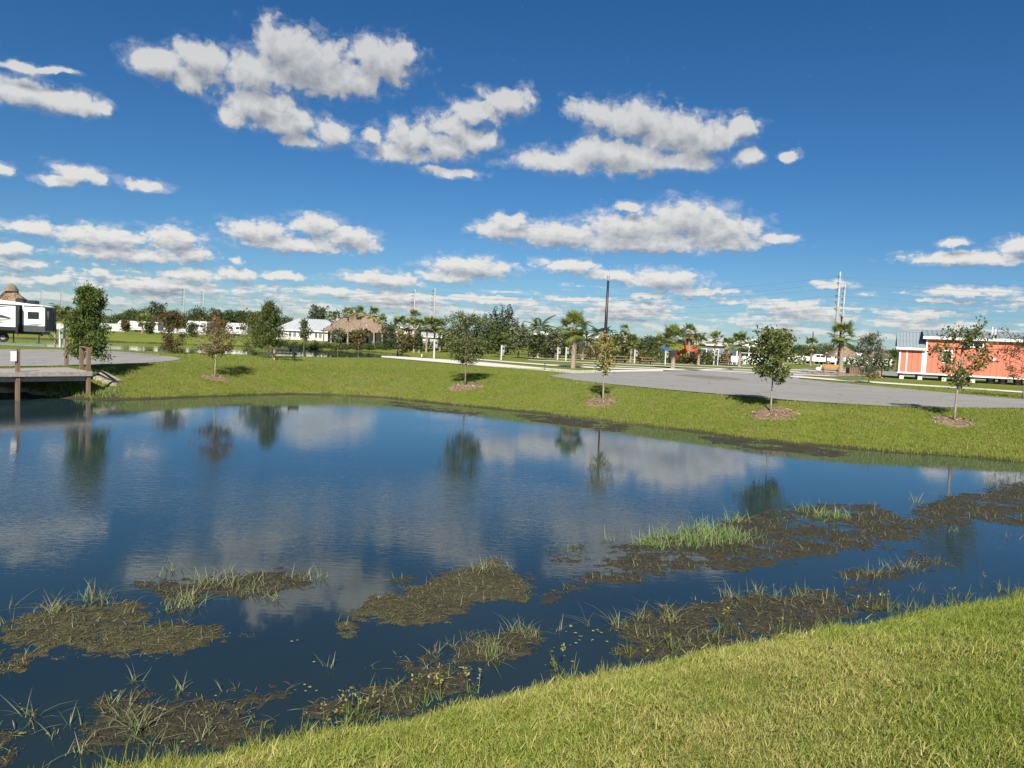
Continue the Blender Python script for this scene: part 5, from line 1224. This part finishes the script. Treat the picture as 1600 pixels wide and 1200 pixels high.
for i in range(58):
    px = 1266 + (1372 - 1266) * i / 57 + rgr.uniform(-.6, .6); d = 70.5 + rgr.uniform(-.4, .8) + (3 if i < 6 else 0); x = xat(px, d); o = link('border_rock', RK[i % 4], None, (x, d, gz(x, d) + .06)); s = rgr.uniform(.16, .34); o.scale = (s * 1.2, s, s); o.rotation_euler = (0, 0, rgr.uniform(0, 6))
    tag(o, 'brown rock in the border row edging the palm bed', 'rock', 'rocks edging the palm bed')
x0, x1 = xat(1264, 74), xat(1372, 74); N = 48
tag(sheet([((x0 + x1) / 2 + (x1 - x0) / 2 * math.cos(2 * math.pi * i / N) * (1 + .06 * math.sin(3 * i)), 75.5 + 4.2 * math.sin(2 * math.pi * i / N)) for i in range(N)], LAWN + .012).build('mulch', MULCH), 'brown mulch of the rock-edged palm bed', None, None, 'stuff')
x = xat(1278, 74); o = thing('garden_ornament', (x, 74, gz(x, 74)), 'small white bird-like ornament at the left of the rock bed', 'ornament')
MB().lathe([(.001, 0), (.16, .02), (.2, .2), (.14, .36), (.001, .42)], 12, (0, 0, .28), 0, 1.4, .8).build('body', WHITE, o, smooth=True); MB().tube([(.2, 0, .55), (.3, 0, .78), (.36, 0, .82)], [.07, .06, .05], 8).build('neck', WHITE, o); MB().tube([(0, 0, 0), (0, 0, .32)], .03, 6).build('stand', DGREY, o)
x = xat(1377, 69); o = thing('fire_pit', (x, 69, gz(x, 69)), 'dark post stand left of the cottage piers', 'stand'); MB().tube([(0, 0, -.05), (0, 0, .95)], .05, 8).build('post', BLACK, o); MB().lathe([(.001, .0), (.3, .02), (.28, .08), (.05, .1)], 12).build('foot', BLACK, o); MB().lathe([(.05, .9), (.13, .94), (.10, 1.06), (.001, 1.1)], 10).build('cap', BLACK, o)
# ------------------------------------------------------------------ floating weed mats
def algae_mat(name, cols, nz=1.0):
    m, t, b = mat(name, .8, .3); p = pos(t)
    n1 = t.noise(p, 1.6, 4, .6); n2 = t.noise(p, 9, 5, .7); n3 = t.noise(p, 45, 3, .7)
    c = t.mix(t.mr(n1, .35, .65), (*cols[0], 1), (*cols[1], 1)); c = t.mix(t.mr(n2, .42, .66), c, (*cols[2], 1)); c = t.mix(t.mr(n3, .45, .7, 0, .7), c, (*cols[3], 1))
    t.l(c, b.inputs['Base Color'])
    bp = t.n('ShaderNodeBump'); bp.inputs['Strength'].default_value = .8; bp.inputs['Distance'].default_value = .03; t.l(t.m('ADD', n2, n3), bp.inputs['Height']); t.l(bp.outputs[0], b.inputs['Normal'])
    return m
ALG = algae_mat('weed_mat', ((.060, .057, .026), (.030, .031, .018), (.086, .075, .030), (.020, .021, .013)))
ALGD = algae_mat('dark_weed_mat', ((.042, .038, .022), (.028, .026, .017), (.056, .047, .024), (.019, .018, .013)))
BIT = leafmat('weed_bit', (.095, .080, .032), (.045, .042, .024), (.16, .155, .07), trans=.1, rough=.7)
BITD = leafmat('dark_weed_bit', (.062, .058, .036), (.034, .034, .022), (.13, .13, .075), trans=.1, rough=.7)
STRAND = leafmat('weed_strand', (.13, .125, .06), (.20, .19, .10), (.07, .065, .035), trans=.1, rough=.7)
def blades(P, H, W, rng, bend=.6, segs=3):
    """ribbons from points P, heights H; returns V, quads"""
    n = len(P); a = rng.uniform(0, 2 * math.pi, n); t = rng.uniform(.05, 1, n) ** 1.4 * bend; tl = rng.normal(size=(n, 2)) * .22 * bend; d = np.stack([np.cos(a), np.sin(a), np.zeros(n)], 1); s = np.stack([-np.sin(a), np.cos(a), np.zeros(n)], 1)
    V = np.zeros((n, segs + 1, 2, 3))
    for k in range(segs + 1):
        f = k / segs; w = W * (1 - f) ** .7 * .5 + .0006
        c = P + d * (H * t * f ** 1.7)[:, None] + np.concatenate([tl * (H * f)[:, None], (H * f * (1 - .5 * t * f))[:, None]], 1)
        V[:, k, 0] = c - s * w[:, None]; V[:, k, 1] = c + s * w[:, None]
    F = [];  b = np.arange(n)[:, None] * (segs + 1) * 2
    for k in range(segs): F.append(np.concatenate([b + 2 * k, b + 2 * k + 1, b + 2 * k + 3, b + 2 * k + 2], 1))
    return V.reshape(-1, 3), np.concatenate(F)
SPROUT = leafmat('weed_sprout', (.13, .19, .06), (.20, .24, .10), (.20, .18, .10), trans=.3, rough=.5)
MATS = [
 (0, .030, .80, [(-40,985),(0,985),(40,966),(67,951),(111,944),(160,948),(202,932),(250,936),(236,965),(223,981),(250,974),(320,972),(366,971),(358,988),(412,984),(405,999),(354,1002),(304,1009),(287,1022),(250,1029),(182,1029),(125,1029),(67,1022),(0,1019),(-40,1022)], 'large brown weed mat floating at the left edge'),
 (0, .03, 1.0, [(-40,1036),(0,1034),(34,1023),(71,1028),(44,1046),(0,1054),(-40,1056)], 'small ochre weed mat at the left edge below the large one'),
 (1, .02, .75, [(214,908),(263,899),(320,912),(326,897),(371,897),(439,889),(480,900),(488,917),(445,926),(418,936),(354,936),(320,925),(300,952),(267,959),(245,940)], 'grassy weed mat behind the large left one'),
 (0, .04, .88, [(539,955),(576,936),(625,920),(692,905),(719,886),(775,875),(827,898),(839,928),(820,944),(797,936),(737,944),(730,957),(700,961),(700,975),(610,977),(560,968)], 'thick ochre-brown weed mat in the middle of the pond'),
 (0, .015, .75, [(534,974),(561,969),(556,984),(541,995)], 'scrap of weed below the middle mat'),
 (1, .01, .55, [(560,912),(620,906),(690,898),(680,908),(600,918),(565,922)], 'thin trail of weed above the middle mat'),
 (1, .02, .82, [(850,917),(897,911),(944,884),(955,856),(1005,846),(1061,836),(1131,812),(1175,806),(1239,789),(1366,789),(1413,812),(1441,786),(1470,774),(1510,770),(1544,764),(1600,752),(1660,748),(1660,822),(1600,822),(1525,812),(1497,822),(1431,838),(1389,856),(1319,862),(1225,884),(1141,893),(1061,889),(1028,904),(967,913),(911,927),(850,937)], 'long brown weed mat stretching to the right edge'),
 (1, .015, .7, [(842,864),(870,852),(905,850),(925,868),(900,880),(860,876)], 'small weed patch left of the long mat'),
 (1, .01, .62, [(1305,893),(1389,884),(1422,856),(1483,884),(1390,905),(1366,926),(1441,950),(1389,968),(1319,940)], 'loose weed patch between the long mat and the bank'),
 (1, .01, .42, [(944,973),(981,945),(1061,945),(1108,926),(1178,926),(1249,922),(1300,922),(1330,945),(1347,964),(1272,985),(1216,1001),(1155,1020),(1084,1031),(967,1043),(948,1011)], 'dark grassy weed mat along the bank on the right'),
 (1, .02, .62, [(608,1030),(662,1030),(692,1022),(730,988),(775,988),(797,969),(831,976),(850,1004),(797,1041),(730,1045),(749,1067),(719,1092),(662,1107),(557,1122),(483,1116),(500,1092),(550,1090),(580,1074),(632,1062)], 'dark weed mat reaching the bank in the middle'),
 (1, .015, .58, [(117,1090),(202,1082),(304,1082),(354,1079),(439,1070),(474,1076),(449,1098),(415,1107),(408,1120),(442,1149),(405,1163),(337,1173),(202,1180),(111,1163),(115,1134),(162,1117)], 'dark weed mat at the lower left'),
 (1, .015, .8, [(-50,1155),(0,1155),(32,1163),(20,1195),(-50,1195)], 'dark weed scrap in the lower left corner'),
 (1, .006, .75, [(1090,680),(1180,689),(1260,697),(1330,707),(1310,716),(1200,705),(1105,693)], 'grey scum along the far bank below the leafy young tree'),
 (1, .006, .7, [(800,645),(880,652),(985,664),(975,676),(870,664),(810,654)], 'grey scum along the far bank below the yellow-leaved tree'),
 (1, .006, .5, [(610,625),(700,638),(760,645),(740,650),(660,642),(600,632)], 'grey scum at the far bank below the round oak'),
]
for mi, (dark, thick, fill, poly, lab) in enumerate(MATS):
    P = np.array([at(*p) for p in poly]); lo = P.min(0) - .3; hi = P.max(0) + .3; dist = P[:, 1].mean(); st = .022 if dist < 9 else (.03 if dist < 16 else .06)
    xs = np.arange(lo[0], hi[0], st); ys = np.arange(lo[1], hi[1], st); X, Y = np.meshgrid(xs, ys); sd = -polysd(P, X, Y)
    sc_ = 1.0 if dist < 18 else .5
    fld = np.clip(sd, -.35, .28) * 1.7 / (.5 + .5 * (dist > 10)) + (fbm(X + mi * 7, Y * 1.5, 1.9 * sc_, 6, .68) - .5) * 2.1 + (fbm(X + 31, Y * 1.7 + mi * 5, 4.2 * sc_, 4, .65) - .5) * 1.5 + (fbm(X, Y + mi * 3, 11 * sc_, 3, .7) - .5) * 1.1 + (fill - 1) * .75 + .13 - np.clip(-sd - .04, 0, 1) * 5
    keep = fld > -.30; keep[:, 0] = keep[0] = False
    # barely afloat: the weed rises and sinks through the surface
    Z = -.003 + .015 * np.clip(fld * 1.6, -.6, 1) + .45 * thick * np.clip(fld, 0, 1) * fbm(X, Y, 5, 3) + (fbm(X, Y, 13, 3, .7) - .5) * .022 + (fbm(X + 9, Y, 31, 2) - .5) * .012
    kc = keep[:-1, :-1] & keep[1:, :-1] & keep[1:, 1:] & keep[:-1, 1:]
    N_ = np.arange(X.size).reshape(X.shape); F = np.stack([N_[:-1, :-1], N_[:-1, 1:], N_[1:, 1:], N_[1:, :-1]], -1)[kc]
    if len(F) == 0: continue
    used, inv = np.unique(F, return_inverse=True); V = np.stack([X, Y, Z], -1).reshape(-1, 3)[used]; F = inv.reshape(F.shape)
    mats_ = [ALGD if dark else ALG, BITD if dark else BIT]
    r = np.random.default_rng(900 + mi); nb = min(46000, int(len(F) * .8)) if dist < 18 else 400
    up_ = V[V[:, 2] > .001]; c = up_[r.integers(0, len(up_), nb)] + r.normal(size=(nb, 3)) * (st * 1.3, st * 1.3, .002) + (0, 0, .003)
    BV, BF = leaves(c, .030 if dist < 18 else .07, r, .28, 0, 2.2); BV[:, 2] = c[:, 2].repeat(4) + (BV[:, 2] - c[:, 2].repeat(4)) * .45; BV[:, 2] = np.maximum(BV[:, 2], .003)
    ns = nb // 10; c2 = up_[r.integers(0, len(up_), ns)] + (0, 0, .008); SV, SF = leaves(c2, .13 if dist < 18 else .2, r, .06, 0, 3.0); SV[:, 2] = c2[:, 2].repeat(4) + (SV[:, 2] - c2[:, 2].repeat(4)) * .35
    ng_ = int(len(F) * st * st * (34 if dist < 18 else 3)); gp = up_[r.integers(0, len(up_), max(4, ng_))]; ok_ = fbm(gp[:, 0], gp[:, 1], 1.7, 3) > .44; gp = gp[ok_] if ok_.sum() > 3 else gp
    QV, QF = blades(gp, r.uniform(.04, .15, len(gp)), np.full(len(gp), .0055 * (1 + dist / 30)), r, 1.3)
    me = mesh_np('weed_mat', np.concatenate([V, BV, SV, QV]), np.concatenate([F, BF + len(V), SF + len(V) + len(BV), QF + len(V) + len(BV) + len(SV)]), mats_ + [STRAND, SPROUT], np.concatenate([np.zeros(len(F)), np.ones(len(BF)), np.full(len(SF), 2), np.full(len(QF), 3)]))
    tag(link('weed_mat', me), lab, None, None, 'stuff')

# ------------------------------------------------------------------ water grass
REED = leafmat('water_grass', (.15, .20, .075), (.22, .25, .12), (.26, .235, .13), trans=.3, rough=.5)
REEDG = leafmat('bright_water_grass', (.13, .22, .055), (.20, .27, .09), (.25, .25, .12), trans=.3, rough=.5)
TUFTS = [
 ('water_grass', 'pale grass sprouting from the weed mats on the left', REED, [(84,957,16,60,.30),(148,940,14,55,.34),(172,944,12,20,.22),(196,962,12,14,.2),(290,944,18,70,.32),(341,914,22,80,.26),(388,926,20,60,.24),(425,936,14,30,.2),(500,903,6,10,.3),(17,948,8,10,.25),(10,976,10,10,.25),(243,902,8,8,.25),(270,892,8,12,.28),(132,968,14,16,.2),(318,905,14,14,.3),(415,910,24,24,.26),(470,905,20,22,.28),(262,955,12,16,.2),(60,985,20,10,.15),(365,895,16,10,.25)]),
 ('water_grass', 'pale grass tufts at the lower left mats', REED, [(50,1119,10,16,.26),(165,1102,14,22,.22),(209,1066,6,10,.2),(280,1078,7,10,.2),(213,1144,12,46,.32),(236,1163,14,20,.2),(111,1134,8,6,.28),(351,1078,5,4,.16),(371,1076,6,6,.16),(190,1118,16,16,.2),(120,1175,14,10,.2),(320,1150,20,12,.2),(90,1150,8,6,.2),(420,1130,16,8,.18)]),
 ('water_grass', 'pale grass tufts on the middle weed mats', REED, [(516,1043,6,7,.18),(580,1043,7,5,.14),(677,1021,8,12,.2),(704,1009,3,4,.28),(760,1026,18,60,.24),(775,1015,14,30,.24),(824,994,12,46,.28),(797,990,6,12,.3),(749,893,8,30,.26),(771,885,18,24,.2),(797,890,8,8,.25),(871,986,5,6,.2),(919,979,3,6,.36),(640,1045,16,12,.16),(690,1050,16,12,.16),(735,1000,12,10,.2),(887,856,14,22,.2),(900,865,16,12,.2),(610,1085,16,14,.2),(560,1100,14,10,.2)]),
 ('water_grass', 'bright green grass clumps on the long right mat', REEDG, [(1023,853,16,90,.28),(1075,850,24,120,.34),(1131,842,30,190,.36),(1094,832,22,70,.40),(1110,845,30,100,.3),(1040,840,24,40,.36),(1300,808,26,120,.3),(1255,800,10,14,.3),(1150,815,12,30,.4),(1010,850,14,24,.3)]),
 ('water_grass', 'thin pale grass scattered along the right mats and bank', REED, [(1431,785,10,16,.35),(1544,755,8,12,.4),(1413,888,20,60,.24),(1460,880,14,16,.22),(1366,900,16,28,.26),(1141,934,10,26,.28),(1183,930,9,26,.28),(1206,934,4,6,.26),(1267,934,20,34,.24),(1000,966,9,24,.28),(1047,970,12,36,.34),(958,975,9,20,.3),(1103,994,18,30,.24),(992,985,20,24,.25),(1020,1000,20,20,.2),(1170,940,30,24,.2),(1240,930,30,24,.2),(1330,905,16,14,.22),(1060,1010,20,16,.2),(1490,830,10,10,.3),(1575,840,14,10,.25),(1380,805,16,12,.3),(1440,925,10,8,.25),(955,845,8,10,.3)]),
]
for ti, (nm, lab, m_, lst) in enumerate(TUFTS):
    r = np.random.default_rng(40 + ti); Vs = []; Fs = []; nv = 0
    for (px, py, sp_, n, h) in lst:
        n = int(n * (1.9 if m_ is REEDG else 1.35))
        x, y = at(px, py); rad = sp_ / FPX * y; P = np.stack([x + r.normal(size=n) * rad * .75, y + r.normal(size=n) * rad * .6, np.full(n, -.03)], 1)
        V, F = blades(P, h * .85 * r.uniform(.35, 1.25, n), .0068 * r.uniform(.7, 1.3, n) * (1 + y / 25), r, 1.5); Vs.append(V); Fs.append(F + nv); nv += len(V)
    tag(link(nm, mesh_np(nm, np.concatenate(Vs), np.concatenate(Fs), m_)), lab, None, None, 'stuff')
# little floating leaves and lily pads
r = np.random.default_rng(77); Vs = []; Fs = []; 
LILY = leafmat('floating_leaf', (.16, .22, .05), (.22, .24, .08), (.30, .28, .12), trans=0, rough=.4)
for (px, py, n, sp_) in [(300,1120,5,40),(390,1100,4,40),(60,1140,5,40),(300,1160,4,30),(250,1110,3,30),(900,1000,10,50),(940,985,8,40),(870,1020,8,40),(480,1075,4,30),(1000,985,5,50),(160,985,5,40),(520,1010,3,60),(180,1090,3,30),(30,1110,4,30),(720,1060,4,40)]:
    for _ in range(n):
        x, y = at(px + r.normal() * sp_ * .6, py + r.normal() * sp_ * .25); rr = r.uniform(.007, .02); a0 = r.uniform(0, 6)
        k = len(Vs); Vs += [(x, y, .012)] + [(x + rr * math.cos(a0 + i * .95), y + rr * math.sin(a0 + i * .95), .009) for i in range(7)]; Fs += [(k, k + i, k + i + 1) for i in range(1, 7)]
tag(link('lily_pads', mesh_np('lily_pads', np.array(Vs), np.array(Fs), LILY)), 'tiny floating leaves dotted on the dark near water', None, None, 'stuff')

# ------------------------------------------------------------------ lawn grass: clumps set out by geometry nodes
def blade_mat(name, green, green2, straw, strawlo=.48, strawhi=.66):
    m = bpy.data.materials.new(name); m.use_nodes = True; t = NT(m.node_tree); t.t.nodes.clear()
    g = t.n('ShaderNodeNewGeometry'); p = g.outputs['Position']; rnd = g.outputs['Random Per Island']
    c = t.mix(rnd, (*green, 1), (*green2, 1))
    n1 = t.noise(p, .55, 3, .55); n2 = t.noise(p, 3.5, 4, .6)
    sx = t.n('ShaderNodeSeparateXYZ'); t.l(p, sx.inputs[0])
    f = t.m('ADD', t.m('ADD', t.m('MULTIPLY', n1, .6), t.m('MULTIPLY', n2, .4)), t.m('MULTIPLY', t.m('SUBTRACT', t.m('FRACT', t.m('MULTIPLY', rnd, 5.7)), .5), .30))
    f = t.m('ADD', f, t.m('MULTIPLY', t.m('MULTIPLY', t.m('SUBTRACT', 2.4, t.m('ABSOLUTE', t.m('SUBTRACT', sx.outputs[0], .9))), .045), t.mr(sx.outputs[1], 14, 9)))
    c = t.mix(t.mr(f, strawlo, strawhi), c, (*straw, 1))
    pr = t.n('ShaderNodeBsdfPrincipled'); pr.inputs['Roughness'].default_value = .5; pr.inputs['Specular IOR Level'].default_value = .3
    tr = t.n('ShaderNodeBsdfTranslucent'); mx = t.n('ShaderNodeMixShader'); mx.inputs[0].default_value = .3
    t.l(c, pr.inputs['Base Color']); t.l(c, tr.inputs[0]); t.l(pr.outputs[0], mx.inputs[1]); t.l(tr.outputs[0], mx.inputs[2])
    o = t.n('ShaderNodeOutputMaterial'); t.l(mx.outputs[0], o.inputs[0]); return m
NEARB = blade_mat('near_grass', (.150, .208, .024), (.235, .280, .045), (.42, .375, .125))
FARB = blade_mat('far_grass', (.142, .205, .024), (.210, .250, .042), (.30, .27, .085), .50, .70)
def clump_mesh(seed, n, rad, h, w, m_, bend=.8):
    r = np.random.default_rng(seed); P = np.stack([r.normal(size=n) * rad, r.normal(size=n) * rad, np.full(n, -.012)], 1)
    V, F = blades(P, h * r.uniform(.5, 1.25, n), np.full(n, w), r, bend, 2); return mesh_np('grass_clump', V, F, m_)
def scatter(name, label, pts, rot, scl, meshes):
    col = bpy.data.collections.new(name + '_clumps')
    for me in meshes: col.objects.link(bpy.data.objects.new('grass_clump', me))
    me = bpy.data.meshes.new(name); me.vertices.add(len(pts)); me.vertices.foreach_set('co', np.ascontiguousarray(pts, np.float32).ravel())
    a = me.attributes.new('rot', 'FLOAT_VECTOR', 'POINT'); a.data.foreach_set('vector', np.ascontiguousarray(rot, np.float32).ravel())
    a = me.attributes.new('scl', 'FLOAT_VECTOR', 'POINT'); a.data.foreach_set('vector', np.ascontiguousarray(scl, np.float32).ravel())
    o = link(name, me); tag(o, label, None, None, 'stuff')
    ng = bpy.data.node_groups.new(name, 'GeometryNodeTree'); ng.interface.new_socket('Geometry', in_out='INPUT', socket_type='NodeSocketGeometry'); ng.interface.new_socket('Geometry', in_out='OUTPUT', socket_type='NodeSocketGeometry')
    N = ng.nodes.new; L = ng.links.new; gi, go = N('NodeGroupInput'), N('NodeGroupOutput')
    ci = N('GeometryNodeCollectionInfo'); ci.inputs['Collection'].default_value = col; ci.inputs['Separate Children'].default_value = True; ci.inputs['Reset Children'].default_value = True
    ip = N('GeometryNodeInstanceOnPoints'); ip.inputs['Pick Instance'].default_value = True
    rn = N('GeometryNodeInputNamedAttribute'); rn.data_type = 'FLOAT_VECTOR'; rn.inputs['Name'].default_value = 'rot'
    sn = N('GeometryNodeInputNamedAttribute'); sn.data_type = 'FLOAT_VECTOR'; sn.inputs['Name'].default_value = 'scl'
    er = N('FunctionNodeEulerToRotation'); L(rn.outputs['Attribute'], er.inputs[0]); L(er.outputs[0], ip.inputs['Rotation']); L(sn.outputs['Attribute'], ip.inputs['Scale'])
    L(gi.outputs[0], ip.inputs['Points']); L(ci.outputs[0], ip.inputs['Instance']); L(ip.outputs[0], go.inputs[0])
    md = o.modifiers.new('scatter', 'NODES'); md.node_group = ng
    return o
def in_view(X, Y, Z, mx=.12, my=.10):
    v = np.stack([X, Y, Z - CAMZ], -1); D = v @ FWD; u = v @ RT / D * FPX + 800; q = 600 - v @ UPV / D * FPX
    return (D > .3) & (u > -1600 * mx) & (u < 1600 * (1 + mx)) & (q < 1200 * (1 + my)) & (q > -100)
r = np.random.default_rng(11)
# near bank
n = 900000; X = r.uniform(-9, 22, n); Y = r.uniform(.8, 19, n)
ok = (Y < 12 + .36 * X); X, Y = X[ok], Y[ok]; sd = polysd(POND, X, Y); Zt = terrain(X, Y); ok = (sd > -.10) & in_view(X, Y, Zt, .42, .30); X, Y, Zt, sd = X[ok], Y[ok], Zt[ok], sd[ok]
fr = np.exp(-np.clip(sd, 0, 9) / .30); s = r.uniform(.65, 1.2, len(X)) * (1 + .9 * (fbm(X, Y, 1.3, 3) - .5) + 1.3 * (fbm(X, Y, 5.5, 2) - .5))
hz = s * (1 + 3.0 * fr * r.uniform(.1, 1.3, len(X)) * np.clip(fbm(X, Y, 1.1, 3) * 2.4 - .4, .15, 1.4))
scatter('grass', 'sunlit mown grass on the near bank, straw coloured in patches', np.stack([X, Y, Zt], 1), np.stack([r.normal(size=len(X)) * .3, r.normal(size=len(X)) * .3, r.uniform(0, 6.28, len(X))], 1), np.stack([s, s, hz], 1), [clump_mesh(i, 12, .034, .045, .0037, NEARB, 1.15) for i in range(7)])
print('near clumps', len(X))
# far banks
n = 150000; X = r.uniform(-32, 34, n); Y = 20 + 32 * r.random(n) ** 1.3; sd = polysd(POND, X, Y); Zt = terrain(X, Y)
ok = (sd > .02 + .55 * np.clip(fbm(X + 5, Y, .8, 3) - .45, 0, 1) * 2.2) & (Y > 14 + .3 * X) & in_view(X, Y, Zt, .06) & (polysd(ROAD_R, X, Y) > .12) & (polysd(ROAD_L, X, Y) > .12)
for k in ('rust', 'oak', 'yellow', 'oak2', 'maple'): ok &= ((X - TR[k][0]) / 1.25) ** 2 + (Y - TR[k][1] + .2) ** 2 > (.8 if k != 'rust' else .55) ** 2
X, Y, Zt, sd = X[ok], Y[ok], Zt[ok], sd[ok]
s = r.uniform(.7, 1.35, len(X)); hz = s * (1 + 1.2 * np.exp(-sd / .35)) * (.75 + .5 * fbm(X, Y, .8, 3))
scatter('grass', 'mown lawn grass on the far bank round the young trees', np.stack([X, Y, Zt], 1), np.stack([r.normal(size=len(X)) * .15, r.normal(size=len(X)) * .15, r.uniform(0, 6.28, len(X))], 1), np.stack([s, s, hz], 1), [clump_mesh(20 + i, 14, .085, .085, .012, FARB) for i in range(6)])
print('far clumps', len(X))
# taller weeds with yellow heads along the near water line
SEED = leafmat('yellow_seed_head', (.34, .30, .06), (.26, .27, .06), None, trans=.2); WEED = leafmat('weed_stalk', (.13, .20, .05), (.20, .25, .08), None, trans=.3)
r = np.random.default_rng(31); Vs = []; Fs = []; nv = 0; HV = []
for (px, py, n, sp_) in [(560,1120,10,26),(480,1160,8,26),(680,1096,6,22),(420,1178,6,20),(730,1080,5,18),(880,1052,5,18),(1000,1020,6,22),(1150,995,8,26),(1400,950,14,30),(1380,955,10,24),(1560,925,12,30),(1220,985,7,22),(640,1105,6,20),(540,1135,6,20),(1480,940,8,26),(1050,1015,8,26)]:
    for _ in range(n):
        x, y = at(px + r.normal() * sp_, py + r.normal() * 4); z = max(-.03, gz(x, y)); h = r.uniform(.16, .34)
        V, F = blades(np.array([(x, y, z)]), np.array([h]), np.array([.007]), r, .5); Vs.append(V); Fs.append(F + nv); nv += len(V); tip = V[-1]
        V, F = blades(np.repeat([(x, y, z)], 4, 0), h * r.uniform(.3, .8, 4), np.full(4, .009), r, 1.2); Vs.append(V); Fs.append(F + nv); nv += len(V)
        if r.random() < (.6 if px < 760 else .25): HV.append(tip + r.normal(size=(9, 3)) * .014)
V = np.concatenate(Vs); F = np.concatenate(Fs); H = np.concatenate(HV); LV, LF = leaves(H, .03, r, .5, 0, .5)
tag(link('bank_weeds', mesh_np('bank_weeds', np.concatenate([V, LV]), np.concatenate([F, LF + len(V)]), [WEED, SEED], np.concatenate([np.zeros(len(F)), np.ones(len(LF))]))), 'taller weeds with yellow heads along the near water line', None, None, 'stuff')
# reeds and rough grass under the dock front
r = np.random.default_rng(32); n = 700; PX = r.uniform(-30, 190, n); PY = 622 - np.abs(r.normal(size=n)) * 8
P = np.array([G(a, b) for a, b in zip(PX, PY)])
V, F = blades(P, r.uniform(.12, .38, n), np.full(n, .022), r, .8)
tag(link('shore_grass', mesh_np('shore_grass', V, F, REEDG)), 'rough tufted grass on the shore around the dock', None, None, 'stuff')
